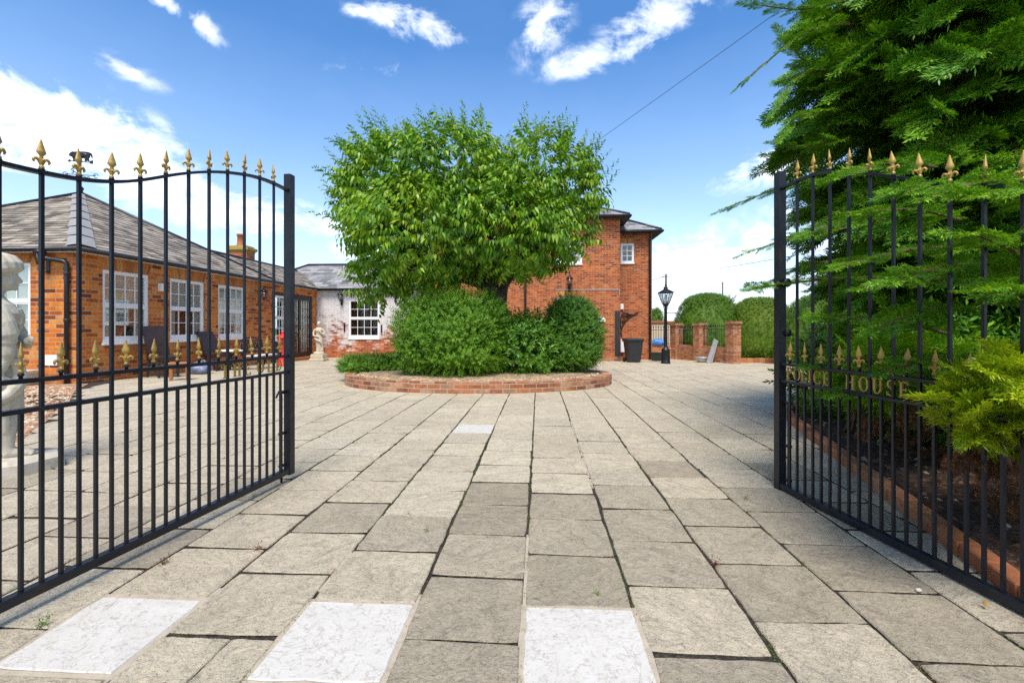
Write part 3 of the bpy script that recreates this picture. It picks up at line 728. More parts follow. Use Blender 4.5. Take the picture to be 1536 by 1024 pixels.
for k in range(7):
    a, b = k/7, (k+1)/7
    pa, pb = Vector(c1)+hip*a, Vector(c1)+hip*b
    nL = Vector((0, -1, 1.62)).normalized(); nR = Vector((1, 0, 1.62)).normalized(); up = Vector((0, 0, 1))
    wl = .29; wa, wb = .42-.3*a, .42-.3*b; h0, h1 = .05, .032
    m.loft([[pa+Vector((-wl, 0, 0))+nL*h0, pa+up*(h0+.03), pa+Vector((0, wa, 0))+nR*h0], [pb+Vector((-wl*.9, 0, 0))+nL*h1, pb+up*(h1+.02), pb+Vector((0, wb, 0))+nR*h1]], caps=False, closed=False)
m.build('lead_flashing', M['lead'], rt)
m = MB(); gz = ZE-.045; o2 = OV+.04
m.tube([(-8-o2, -o2, gz), (o2, -o2, gz), (o2, WL-.1, gz)], .062, 8); m.build('gutter', M['pipe'], LB)
m = MB(); m.box(-8, .10, -.10, -.005, 3.06, 3.14); m.box(.005, .10, -.005, WL-.1, 3.06, 3.14); m.build('fascia', M['white'], LB)
px_ = on_gy(105, 500, CY)[0]-CX
bx = on_gy(78, 500, CY)[0]-CX
downpipe(LB, smooth_curve([(bx, -.20, 3.1), (bx, -.20, 2.96), (bx+.05, -.18, 2.9), (px_-.06, -.1, 2.84), (px_, -.08, 2.74), (px_, -.08, 2.5)], 4)+[(px_, -.08, -.05)], .05, [(px_, -.08, 2.55), (px_, -.08, 1.45), (px_, -.08, .5)])
# plastered patches and bits on the near corner
for (cx, cy, cz, s) in ((-.9, -.004, 2.25, .05), (-.7, -.004, 2.1, .045), (-.55, -.004, 1.95, .04)):
    pass
# chimney behind the wing's ridge
q = on_gy(363, 400, 21.0); chx, chy = q[0]-CX, 21.0-CY
m = MB(); m.box(chx-.42, chx+.42, chy-.3, chy+.3, 3.4, 4.80); ch = m.build('chimney', M['brick_h'], LB)
m = MB(); m.bbox(chx-.44, chx+.44, chy-.32, chy+.32, 4.66, 4.74, .01); m.bbox(chx-.50, chx+.50, chy-.38, chy+.38, 4.74, 4.88, .015); m.bbox(chx-.40, chx+.40, chy-.3, chy+.3, 4.88, 4.96, .015); m.build('cap', M['corbel'], ch)
m = MB(); m.lathe([(.20, 4.95), (.19, 5.0), (.16, 5.1), (.15, 5.42), (.18, 5.44), (.18, 5.50), (.15, 5.52), (.11, 5.52), (.10, 5.3)], (chx-.05, chy, 0), 14); m.build('chimney_pot', M['terra'], ch)
m = MB(); m.bbox(.0, .14, gyl(237), gyl(243), zl_(240, 437), zl_(240, 425), .01); m.lathe([(.05, -.03), (.06, 0), (.05, .04)], (.1, gyl(241), zl_(240, 431)), 8); m.build('security_light', M['white'], LB)
# wall lanterns
def lantern(parent, loc, rz, s=1., name='wall_lantern'):
    """bracket lantern: back plate, curled arm, tapered glazed body; local -y points away from the wall"""
    m = MB(); m.bbox(-.04*s, .04*s, -.02, 0, -.22*s, .06*s, .004)
    m.tube(smooth_curve([(0, -.01, -.16*s), (0, -.10*s, -.20*s), (0, -.18*s, -.12*s), (0, -.18*s, -.05*s)], 4), .010, 6)
    c = (0, -.18*s, 0)
    m.lathe([(.03*s, -.06*s), (.06*s, -.04*s), (.055*s, -.03*s)], c, 6); m.lathe([(.115*s, .20*s), (.12*s, .215*s), (.06*s, .28*s), (.03*s, .30*s), (.035*s, .32*s), (.005, .36*s)], c, 6)
    for k in range(6):
        t = 2*PI*k/6; m.bar((c[0]+.055*s*math.cos(t), c[1]+.055*s*math.sin(t), -.035*s), (c[0]+.11*s*math.cos(t), c[1]+.11*s*math.sin(t), .205*s), .010*s)
    o = m.build(name, M['black'], parent, loc, rz)
    m = MB(); m.lathe([(.05*s, -.03*s), (.102*s, .20*s)], c, 6); m.build('glass', M['lampglass'], o); return o
lantern(LB, (on_gy(73, 500, CY)[0]-CX, 0, on_gy(73, 395, CY)[1]), 0, 1.1)
lantern(LB, (0, gyl(388), zl_(388, 447)), PI/2, 1.2)

# ---------------------------------------------------------------- whitewashed outbuilding
WY = CY+WL
WB = thing('whitewashed_outbuilding', 'low brick outbuilding with flaking whitewash and grey slate roof behind the round planter', 'building', (*w(CX, WY), 0), -A)
gw = lambda px, py: (on_gy(px, py, WY)[0]-CX, on_gy(px, py, WY)[1])
(a0, zb), (a1, zt) = gw(523, 509), gw(569, 449)
WLN = 7.2
wall('wall', WB, M['brick_w'], (-2.0, 0), 0, WLN, -.6, 3.10, [(a0+2, a1+2, zb, zt)])
m = MB(); m.box(-2, -1.7, .3, 5.4, -.6, 3.1); m.box(WLN-2.3, WLN-2, .3, 5.4, -.6, 3.1); m.box(-1.7, WLN-2.3, 5.1, 5.4, -.6, 3.1); m.build('wall', M['brick_w'], WB)
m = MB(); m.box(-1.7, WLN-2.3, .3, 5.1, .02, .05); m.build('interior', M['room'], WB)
window(WB, (a0, 0, zb), 0, a1-a0, zt-zb, 4, (2, 2), .12, 0, False)
m = MB(); n = 9; ringA = []
for k in range(n+1):
    t = k/n; x = a0-.12+(a1-a0+.24)*t; z = zt+.03+.13*(1-(2*t-1)**2)
    ringA.append([(x, -.02, z), (x, .02, z), (x, .02, z+.11), (x, -.02, z+.11)])
m.loft(ringA); m.build('brick_arch', M['brick_w'], WB)
RY = 2.4; RZ2 = 4.62; lx = gw(421, 397)[0]+.2
m = MB(); E = lambda x, y: (x, y, 3.165)
slates(m, [E(lx-RY, -.16), E(5.4, -.16), (5.4, RY, RZ2), (lx, RY, RZ2)], .42, .24); slates(m, [E(5.4, 5.5), E(lx-RY, 5.5), (lx, RY, RZ2), (5.4, RY, RZ2)], .42, .24); slates(m, [E(lx-RY, 5.5), E(lx-RY, -.16), (lx, RY, RZ2)], .42, .24)
r2 = m.build('roof', M['slate_b'], WB)
m = MB(); m.tube([(lx, RY, RZ2+.03), (5.4, RY, RZ2+.03)], .07, 8); m.tube([(lx, RY, RZ2+.03), E(lx-RY, -.16)], .06, 8); m.tube([(lx, RY, RZ2+.03), E(lx-RY, 5.5)], .06, 8); m.build('ridge_tiles', M['pipe'], r2)
m = MB(); m.tube([(.1, -.21, 3.11), (5.3, -.21, 3.11)], .062, 8); m.build('gutter', M['pipe'], WB)
m = MB(); m.box(0, 5.2, -.12, -.01, 3.05, 3.13); m.build('fascia', M['white'], WB)
for px, py in ((517, 491), (572.5, 493)):
    x, z = gw(px, py); m = MB(); m.bbox(x-.03, x+.03, -.05, 0, z-.2, z+.2, .005); m.build('shutter_stay', M['black'], WB)
lantern(WB, (gw(513, 450)[0], 0, gw(513, 450)[1]), 0, 1.15)

# ---------------------------------------------------------------- two-storey house
HX, HG = -4.6, 20.9
HB = thing('brick_house', 'two storey red brick house with slate hip roof standing behind the big tree', 'building', (*w(HX, HG), 0), -A)
gh = lambda px, py, d=0: (on_gy(px, py, HG+d)[0]-HX, on_gy(px, py, HG+d)[1])
HW = gh(930, 500)[0]; HT = 6.0
def pair(x0, x1, yt, yb, d=0): (a, z1), (b, z0) = gh(x0, yt, d), gh(x1, yb, d); return a, b, z0, z1
hw = [pair(834, 873, 362, 397.5), pair(836, 875, 445, 482), pair(702, 743, 362, 397.5), pair(704, 745, 447, 488)]
wall('wall', HB, M['brick_h'], (0, 0), 0, HW, -.6, HT, hw)
m = MB(); m.box(0, .3, .3, 8, -.6, HT); m.box(HW-.3, HW, .3, 8, -.6, HT); m.box(.3, HW-.3, 7.7, 8, -.6, HT); m.build('wall', M['brick_h'], HB)
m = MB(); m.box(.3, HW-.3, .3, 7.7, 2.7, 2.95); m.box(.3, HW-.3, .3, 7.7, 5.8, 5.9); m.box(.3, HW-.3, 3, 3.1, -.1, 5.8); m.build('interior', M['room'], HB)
for k, (a, b, c, d) in enumerate(hw):
    window(HB, (a, 0, c), 0, b-a, d-c, 2, (3,) if k % 2 == 0 else (2, 2), .08, .3)
    arch_mb(b-a, .26, 13, .1).build('brick_arch', M['arch'], HB, (a, 0, d), 0)
m = MB(); m.bbox(-.01, HW+.01, -.06, 0, -.6, .0, .01); m.build('plinth', M['brick_p'], HB)
SD = 1.2; WX1 = gh(978, 500, SD)[0]; HT2 = 5.56
w2 = pair(931, 951, 365, 396, SD)
wall('wall', HB, M['brick_h'], (HW, SD), 0, WX1-HW, -.6, HT2, [(w2[0]-HW, w2[1]-HW, w2[2], w2[3])])
m = MB(); m.box(WX1-.3, WX1, SD+.3, 7, -.6, HT2); m.box(HW, WX1-.3, 6.7, 7, -.6, HT2); m.box(HW, WX1-.3, SD+2, SD+2.1, -.2, HT2); m.build('wall', M['brick_h'], HB)
window(HB, (w2[0], SD, w2[2]), 0, w2[1]-w2[0], w2[3]-w2[2], 2, (3,), .06, 0, False, bar=.03)
arch_mb(w2[1]-w2[0], .22, 9, .06).build('brick_arch', M['arch'], HB, (w2[0], SD, w2[3]), 0)
def hip_roof(parent, x0, x1, y0, y1, z, pitch, ov, mat, dark):
    x0 -= ov; x1 += ov; y0 -= ov; y1 += ov; h = min(x1-x0, y1-y0)/2; zr = z+h*pitch
    if x1-x0 >= y1-y0: r0, r1 = (x0+h, (y0+y1)/2, zr), (x1-h, (y0+y1)/2, zr)
    else: r0, r1 = ((x0+x1)/2, y0+h, zr), ((x0+x1)/2, y1-h, zr)
    a, b, c, d = (x0, y0, z), (x1, y0, z), (x1, y1, z), (x0, y1, z); m = MB()
    if x1-x0 >= y1-y0:
        slates(m, [a, b, r1, r0], .4, .23); slates(m, [c, d, r0, r1], .4, .23); slates(m, [b, c, r1], .4, .23); slates(m, [d, a, r0], .4, .23)
        hips = [(a, r0), (d, r0), (b, r1), (c, r1), (r0, r1)]
    else:
        slates(m, [a, b, r0], .4, .23); slates(m, [b, c, r1, r0], .4, .23); slates(m, [c, d, r1], .4, .23); slates(m, [d, a, r0, r1], .4, .23)
        hips = [(a, r0), (b, r0), (c, r1), (d, r1), (r0, r1)]
    o = m.build('roof', M[mat], parent)
    m = MB()
    for p, q in hips: m.tube([Vector(p)+Vector((0, 0, .025)), Vector(q)+Vector((0, 0, .025))], .06, 8)
    m.build('ridge_tiles', M['pipe'], o)
    m = MB(); m.box(x0+.02, x1-.02, y0+.02, y1-.02, z-.10, z-.03); m.build('soffit', M['darkwood'], parent)
    m = MB(); m.tube([(x0, y0-.05, z-.05), (x1+.05, y0-.05, z-.05), (x1+.05, y1, z-.05)], .062, 8); m.build('gutter', M['pipe'], parent)
hip_roof(HB, 0, HW, 0, 8, 6.08, .5, .34, 'slate_b', True)
hip_roof(HB, HW-.6, WX1, SD, 7, 5.66, .55, .34, 'slate_b', True)
dpx = gh(974.5, 500, SD)[0]
downpipe(HB, [(dpx, SD-.30, 5.6), (dpx, SD-.12, 5.35), (dpx, SD-.08, 5.2), (dpx, SD-.08, -.2)], .055, [(dpx, SD-.08, 4.4), (dpx, SD-.08, 3.2), (dpx, SD-.08, 1.8), (dpx, SD-.08, .6)])
dp2 = gh(788, 500)[0]
downpipe(HB, [(dp2, -.08, 5.9), (dp2, -.08, -.1)], .05, [(dp2, -.08, 3.4), (dp2, -.08, 1.6)])
z0 = gh(880, 434.5)[1]
m = MB(); m.tube([(gh(833, 0)[0], -.015, z0), (HW-.05, -.015, z0), (HW-.03, -.015, z0-.03), (HW-.03, -.015, z0-.4)], .014, 6); m.build('cable', M['wirepale'], HB)
lantern(HB, (gh(854, 0)[0], 0, gh(854, 428)[1]), 0, 1.3)
x, z = gh(932.5, 460, SD); m = MB(); m.bbox(x-.07, x+.07, SD-.09, SD, z-.13, z+.13, .02); m.build('junction_box', M['white'], HB)
(xa, z1), (xb, z0) = gh(930.5, 509, SD), gh(935.5, 528, SD); m = MB(); m.bbox(xa, xb+.02, SD-.12, SD, z0, z1, .015); m.build('meter_box', M['white'], HB)
(xa, z1), (xb, z0) = gh(922, 466), gh(930, 535); m = MB()
for k in range(3): m.bbox(xa+(xb-xa)*k/3+.004, xa+(xb-xa)*(k+1)/3-.004, -.05, -.012, z0, z1, .004)
for f in (.08, .36, .64, .92): m.box(xa, xb, -.012, 0, z0+(z1-z0)*f-.03, z0+(z1-z0)*f+.03)
tag(m.build('timber_panel', M['darkwood'], shift=(0, 0, 0), loc=(*w(HX, HG), 0), rz=-A), 'dark upright timber panel fixed to the red brick wall left of the bin', 'panel')
# scrolled iron bracket
x, z = gh(932, 489, SD); x2, zt = gh(955, 469, SD)
m = MB(); y = SD-.04
m.tube(smooth_curve([(x-.03, y, z-.25), (x+.05, y, z), (x+.28, y, z+.32), (x2, y, zt+.02), (x2+.04, y, zt-.03)], 6), .022, 6)
m.tube(smooth_curve([(x, y, z-.5), (x-.03, y, z+.2), (x+.02, y, z+.52), (x+.2, y, z+.62), (x+.36, y, z+.5), (x+.3, y, z+.36)], 6), .020, 6)
for cx, cz, r in ((x+.16, z+.42, .13), (x+.30, z+.48, .10), (x+.10, z+.20, .10), (x+.43, z+.50, .06)):
    m.tube([(cx+r*(1-k/26)*math.cos(k*.5), y, cz+r*(1-k/26)*math.sin(k*.5)) for k in range(22)], .015, 6)
tag(m.build('iron_bracket', M['black'], loc=(*w(HX, HG), 0), rz=-A), 'scrolled black iron bracket on the brick wall above the bin', 'bracket')
# small white sign
P = [gh(px, py) for px, py in ((892, 482.5), (892, 476.5), (895, 475.5), (898, 473), (908, 477.5), (908, 482.5))]
m = MB(); m.prism([(x, -.04, z) for x, z in P], (0, .03, 0)); sg = tag(m.build('sign', M['white'], loc=(*w(HX, HG), 0), rz=-A), 'small white pointed sign on the red brick wall beside the shrub', 'sign')
(xa, z1), (xb, z0) = gh(892.5, 477.5), gh(897, 480.5); m = MB(); m.bbox(xa, xb, -.046, -.04, z0, z1, .001); xx, zz = gh(905, 480); m.bbox(xx-.04, xx+.04, -.046, -.04, zz-.03, zz+.03, .001); m.build('mark', M['bag'], sg)
# ---------------------------------------------------------------- planter
PX, PY, PA, PB = -.80, 11.75, 3.22, 2.38
def ell(t, d=0): return (PX+(PA-d)*math.cos(t), PY+(PB-d)*math.sin(t))
PL = thing('round_planter', 'round planter ringed by a low brick wall and filled with gravel, in the courtyard', 'planter', (PX, PY, zgw(PX, PY)))
m = MB(); N = 96; per = 0; TOP = .23
prev = None; R = []
for k in range(N+1):
    t = 2*PI*k/N; c = [ell(t), ell(t), ell(t, .015), ell(t, .21), ell(t, .22), ell(t, .22)]
    z0 = zgw(*ell(t)); zs = [-.12, TOP-.012, TOP, TOP, TOP-.012, .05]
    R.append([(c[j][0]-PX, c[j][1]-PY, zs[j]+(z0-zgw(PX, PY))) for j in range(6)])
U = 0
for k in range(N):
    L = math.hypot(R[k+1][0][0]-R[k][0][0], R[k+1][0][1]-R[k][0][1])
    vs = [-.12, TOP-.012, TOP, TOP+.2, TOP+.21, TOP+.46]
    for j in range(5):
        P = [R[k][j], R[k+1][j], R[k+1][j+1], R[k][j+1]]
        off = .06 if 2 <= j else 0
        if j == 2: uv = [(U*1.0, 0.02), (U+L, .02), (U+L, .10), (U, .10)]
        else: uv = [(U, vs[j]), (U+L, vs[j]), (U+L, vs[j+1]), (U, vs[j+1])]
        m.poly(P, uv)
    U += L
m.build('brick_ring', M['brick_p'], PL)
m = MB(); c0 = (0, 0, .28); rings = []
for d, z in ((.22, .205), (.7, .25), (1.6, .29)):
    rings.append([((PA-d)*math.cos(2*PI*k/48), (PB-d)*math.sin(2*PI*k/48), z+zgw(*ell(2*PI*k/48))-zgw(PX, PY)) for k in range(48)])
m.loft(rings); m.build('gravel', M['gravel'], PL)
zpl = zgw(PX, PY)
o = chips('pebbles', lambda x, y: ((x-PX)/(PA-.3))**2+((y-PY)/(PB-.3))**2 < 1 and y < 12, 2600, M['chip2'], .028, lambda x, y: zpl+.222+(zgw(x, y)-zpl), (PX-PA, PX+PA, PY-PB, PY+.4))
o.name = 'pebbles'

# ---------------------------------------------------------------- props
def prop(name, label, cat, px, py, rz=0, group=None, d=0):
    X, Y = ground(px, py); Y += d
    return thing(name, label, cat, (X, Y, zgw(X, Y)+.002), rz, group)
# wheelie bin
X, Y = ground(949.5, 543)
T = prop('wheelie_bin', 'dark grey wheelie bin standing against the red brick house', 'bin', 949.5, 543, .05)
def rr(x, y, z, r=.05): return [(sx*x+sx*(r*(math.cos(a)-1)) if 0 else sx*(x-r)+r*math.cos(b), sy*(y-r)+r*math.sin(b), z) for sx, sy, a0 in ((1, 1, 0), (-1, 1, 90), (-1, -1, 180), (1, -1, 270)) for a in (0, 30, 60, 90) for b in [math.radians(a0+a)]]
m = MB(); m.smooth = False
m.loft([rr(.24, .26, .03), rr(.25, .27, .06), rr(.325, .35, .86), rr(.345, .37, .87), rr(.345, .37, .92), rr(.335, .36, .92)]); m.build('body', M['bin'], T)
m = MB(); m.loft([rr(.37, .40, .922), rr(.375, .405, .95), rr(.35, .37, .985), rr(.22, .22, 1.0)]); m.tube([(-.30, .42, .93), (.30, .42, .93)], .018, 8); m.build('lid', M['bin'], T)
m = MB(); m.tube([(-.33, .40, .86), (-.33, .46, .90), (.33, .46, .90), (.33, .40, .86)], .018, 8); m.build('handle', M['bin'], T)
for s in (-1, 1):
    m = MB(); m.tube([(s*.27, .26, .10), (s*.33, .26, .10)], .10, 16); m.tube([(s*.33, .26, .10), (s*.345, .26, .10)], .05, 12); m.build('wheel', M['rubber'], T)
# victorian lamp post
T = prop('lamp_post', 'black victorian lamp post with a glazed lantern beside the brick house', 'lamp post', 998.5, 545)
m = MB(); m.lathe([(.19, 0), (.19, .05), (.175, .07), (.165, .5), (.18, .52), (.15, .58), (.10, .62), (.085, .66), (.075, .72), (.07, 1.0), (.08, 1.02), (.07, 1.05), (.06, 2.1), (.075, 2.12), (.06, 2.16), (.05, 2.24), (.07, 2.27), (.04, 2.30)], n=12); m.build('post', M['black'], T)
m = MB(); m.tube([(.0, 0, 2.02), (.40, 0, 2.02)], .016, 6); m.ball((.41, 0, 2.02), .025, 8, 6); m.build('ladder_bar', M['black'], T)
m = MB(); m.lathe([(.05, 2.26), (.13, 2.33), (.15, 2.36), (.14, 2.38)], n=4); m.lathe([(.33, 2.80), (.35, 2.82), (.34, 2.84), (.10, 2.95), (.09, 3.0), (.10, 3.02), (.05, 3.06), (.04, 3.1), (.05, 3.12), (.02, 3.16), (.012, 3.25)], n=4)
for k in range(4):
    t = PI/2*k; m.bar((.14*math.cos(t), .14*math.sin(t), 2.37), (.32*math.cos(t), .32*math.sin(t), 2.81), .025)
    t2 = t+PI/4; r0, r1 = .14*.707, .32*.707; m.bar((r0*math.cos(t2), r0*math.sin(t2), 2.37), (r1*math.cos(t2), r1*math.sin(t2), 2.81), .012)
for s in (-1, 1): m.tube(smooth_curve([(s*.04, 0, 2.16), (s*.16, 0, 2.2), (s*.2, 0, 2.3), (s*.13, 0, 2.36)], 4), .014, 6)
L = m.build('lantern', M['black'], T); L.rotation_euler = (0, 0, PI/4)
m = MB(); m.lathe([(.13, 2.37), (.31, 2.80)], n=4); m.smooth = False; gl = m.build('glass', M['lampglass'], L)
m = MB(); m.lathe([(.03, 2.36), (.04, 2.42), (.05, 2.5), (.055, 2.56), (.03, 2.64), (.005, 2.66)], n=10); m.build('bulb', M['white'], L)
# furniture by the wing
def chair(label, px, py, rz, hback):
    T = prop('dining_chair', label, 'chair', px, py, rz, 'brown leather dining chairs')
    m = MB(); m.bbox(-.27, .27, -.28, .28, .44, .58, .03); m.build('seat', M['leather'], T)
    m = MB(); R = []
    for k in range(9):
        t = k/8; z = .45+(hback-.45)*t; y = .26+.08*t+.26*t*t; R.append([(-.27, y-.035, z), (.27, y-.035, z), (.27, y+.045, z), (-.27, y+.045, z)])
    R.append([(-.25, R[-1][0][1]+.01, hback+.02), (.25, R[-1][0][1]+.01, hback+.02), (.25, R[-1][2][1]-.01, hback+.02), (-.25, R[-1][2][1]-.01, hback+.02)])
    m.loft(R); m.build('backrest', M['leather'], T)
    for sx in (-1, 1):
        m = MB(); m.loft([[(sx*.23-.022, -.25, 0), (sx*.23+.022, -.25, 0), (sx*.23+.022, -.206, 0), (sx*.23-.022, -.206, 0)], [(sx*.23-.03, -.27, .45), (sx*.23+.03, -.27, .45), (sx*.23+.03, -.2, .45), (sx*.23-.03, -.2, .45)]]); m.build('leg', M['darkwood'], T)
        m = MB(); m.loft([[(sx*.23-.022, .33, 0), (sx*.23+.022, .33, 0), (sx*.23+.022, .375, 0), (sx*.23-.022, .375, 0)], [(sx*.23-.03, .22, .45), (sx*.23+.03, .22, .45), (sx*.23+.03, .29, .45), (sx*.23-.03, .29, .45)]]); m.build('leg', M['darkwood'], T)
chair('high backed brown leather chair under the first window, nearest the downpipe', 246, 566, math.radians(62), 1.36)
chair('brown leather chair beside the white topped garden table', 327, 556, math.radians(70), 1.22)
T = prop('wooden_stool', 'small orange wooden stool in front of the first leather chair', 'stool', 269, 570, .5)
m = MB(); m.bbox(-.22, .22, -.17, .17, .40, .45, .012); m.bbox(-.19, .19, -.14, .14, .33, .40, .004); m.build('seat', M['wood'], T)
for sx in (-1, 1):
    for sy in (-1, 1):
        m = MB(); m.bbox(sx*.17-.025, sx*.17+.025, sy*.12-.025, sy*.12+.025, 0, .34, .004); m.build('leg', M['wood'], T)
def lumpy(name, label, cat, loc, r, mat, seed, n=26):
    m = MB(); rnd = random.Random(seed); R = []
    ph = [rnd.uniform(0, 6.3) for _ in range(8)]
    for j in range(13):
        a = PI*min(max(j/12, .02), .98); row = []
        for k in range(n):
            t = 2*PI*k/n; f = 1+.10*math.sin(3*t+ph[0]+j*.6)+.08*math.sin(5*t+ph[1]-j*.9)+.05*math.sin(9*t+ph[2]+j)
            z = max(-math.cos(a), -.72)
            row.append((r[0]*math.sin(a)*f*math.cos(t), r[1]*math.sin(a)*f*math.sin(t), (z+.72)*r[2]*(1+.08*math.sin(4*t+ph[3]))))
        R.append(row)
    m.smooth = True; m.loft(R); m.tube(smooth_curve([(0, 0, 1.5*r[2]), (r[0]*.15, 0, 1.72*r[2]+.02), (r[0]*.4, .02, 1.8*r[2]+.03), (r[0]*.5, 0, 1.6*r[2])], 3), .02, 6)
    return tag(m.build(name, M[mat], loc=loc), label, cat)
X, Y = ground(300, 561); lumpy('plastic_bag', 'crumpled blue grey bag on the paving below the second window', 'bag', (X, Y, zgw(X, Y)), (.30, .26, .20), 'bag', 3)
# white topped bistro table with scrolled iron legs
T = prop('garden_table', 'white topped garden table on scrolled iron legs below the third window', 'table', 346, 555)
m = MB(); m.lathe([(.02, .60), (.40, .60), (.42, .615), (.42, .64), (.40, .65), (.02, .65)], n=28); m.build('table_top', M['white'], T)
for k in range(4):
    t = PI/4+PI/2*k; c, s_ = math.cos(t), math.sin(t)
    m = MB(); m.tube([(c*r, s_*r, z) for r, z in [(p.x, p.z) for p in smooth_curve([(.36, 0, .0), (.33, 0, .06), (.12, 0, .22), (.05, 0, .36), (.2, 0, .5), (.34, 0, .56), (.30, 0, .48)], 4)]], .018, 6); m.build('leg', M['black'], T)
# iron bench with lattice back
T = prop('garden_bench', 'dark iron garden bench with ornate back beside the third window', 'bench', 392, 553, PI/2-A)
m = MB()
for k in range(5): m.bbox(-.62, .62, -.22+.09*k, -.15+.09*k, .44, .47, .006)
m.build('seat', M['white'], T)
m = MB(); m.tube([(-.6, .26, .46), (-.6, .36, .95)], .022, 8); m.tube([(.6, .26, .46), (.6, .36, .95)], .022, 8); m.tube(smooth_curve([(-.6, .36, .95), (-.3, .37, 1.02), (0, .37, 1.05), (.3, .37, 1.02), (.6, .36, .95)], 4), .024, 8); m.tube([(-.6, .28, .55), (.6, .28, .55)], .02, 8)
for k in range(9):
    x = -.52+.13*k
    m.tube([(x-.12, .285, .56), (x+.12, .355, .97)], .012, 6); m.tube([(x+.12, .285, .56), (x-.12, .355, .97)], .012, 6)
for k in range(4):
    cx = -.42+.28*k; m.tube([(cx+.10*math.cos(j*.45), .325, .78+.10*math.sin(j*.45)) for j in range(15)], .014, 6)
m.build('backrest', M['black'], T)
for sx in (-1, 1):
    m = MB(); x = sx*.58
    m.tube(smooth_curve([(x, -.26, 0), (x, -.22, .2), (x, -.26, .44), (x, -.24, .62), (x, -.1, .68), (x, .3, .66)], 5), .025, 8); m.tube(smooth_curve([(x, .30, 0), (x, .22, .2), (x, .27, .46)], 5), .025, 8); m.tube([(x, -.22, .22), (x, .22, .22)], .015, 6); m.build('leg', M['black'], T)
# red pillar
T = prop('red_pillar', 'red post box shaped pillar with knob on top in front of the garden door', 'pillar', 424, 548.6)
m = MB(); m.lathe([(.20, 0), (.20, .05), (.165, .08), (.165, .98), (.17, .99)], n=24); m.build('body', M['red'], T)
m = MB(); m.lathe([(.19, .985), (.205, 1.0), (.205, 1.06), (.19, 1.08), (.13, 1.12), (.06, 1.15), (.05, 1.17), (.06, 1.21), (.05, 1.26), (.01, 1.28)], n=24); m.build('cap', M['red'], T)
m = MB(); m.bbox(-.09, .09, -.175, -.155, .82, .86, .004); m.build('slot', M['pipe'], T)
# trough and flue on the near wall of the outbuilding
T = thing('stone_trough', 'small pale stone trough against the outbuilding wall behind the standing statue', 'trough', (at(33, 573, 10.95).x, 10.95, -.03))
m = MB(); m.loft([[(sx*a, sy*b, z) for sx, sy in ((-1, -1), (1, -1), (1, 1), (-1, 1))] for a, b, z in ((.22, .13, 0), (.28, .16, .26), (.31, .19, .27), (.31, .19, .33), (.26, .14, .33), (.24, .12, .22))]); m.build('basin', M['stone2'], T)
p = at(75, 540, 10.95)
m = MB(); m.loft([[(sx*a, y, sz*b) for sx, sz in ((-1, -1), (1, -1), (1, 1), (-1, 1))] for a, b, y in ((.10, .10, .14), (.10, .10, .02), (.14, .12, .0), (.14, .12, -.03), (.11, .09, -.03))])
tag(m.build('wall_vent', M['white'], loc=(p.x, p.y+.05, p.z), rz=-A), 'square white vent hood on the outbuilding wall by the downpipe', 'vent')
# weathervane on the pavilion
ap = Vector((*w(CX+AP[0], CY+AP[1]), AP[2])); T = thing('weathervane', 'black weathervane with a pig on its arrow above the pavilion roof', 'weathervane', ap)
m = MB(); m.tube([(0, 0, -.1), (0, 0, 1.1)], .022, 8); m.lathe([(.05, -.05), (.07, .0), (.06, .1), (.09, .18), (.03, .25)], n=10); m.build('pole', M['black'], T)
m = MB(); hz = .62
for t in (.25, .25+PI/2):
    c, s_ = math.cos(t), math.sin(t); m.tube([(-.42*c, -.42*s_, hz), (.42*c, .42*s_, hz)], .012, 6)
    for sg_ in (1, -1): m.tube([(sg_*c*(.42+.06*math.cos(j*.6)), sg_*s_*(.42+.06*math.cos(j*.6)), hz+.07*math.sin(j*.6)) for j in range(10)], .010, 6)
m.build('direction_arms', M['black'], T)
m = MB(); m.tube([(-.36, 0, 1.08), (.36, 0, 1.02)], .014, 6); m.prism([(-.44, -.008, 1.085), (-.34, -.008, 1.13), (-.34, -.008, 1.03)], (0, .016, 0)); m.prism([(.30, -.008, 1.07), (.40, -.008, 1.09), (.40, -.008, .97), (.30, -.008, .99)], (0, .016, 0)); m.build('arrow', M['black'], T)
PIG = [(-.36, 1.30), (-.37, 1.25), (-.33, 1.22), (-.27, 1.20), (-.24, 1.14), (-.23, 1.08), (-.19, 1.08), (-.19, 1.15), (-.05, 1.15), (.10, 1.16), (.15, 1.13), (.14, 1.06), (.18, 1.06), (.20, 1.12), (.23, 1.06), (.27, 1.055), (.26, 1.15), (.30, 1.22), (.31, 1.28), (.35, 1.24), (.36, 1.17), (.38, 1.17), (.37, 1.27), (.33, 1.33), (.25, 1.36), (.1, 1.375), (-.1, 1.375), (-.22, 1.37), (-.27, 1.385), (-.29, 1.355), (-.33, 1.34)]
m = MB(); i0 = [(x, -.02, z-.0) for x, z in PIG]; m.prism(i0, (0, .04, 0)); m.ball((-.02, 0, 1.26), (.26, .05, .11), 14, 8); m.build('pig', M['black'], T)

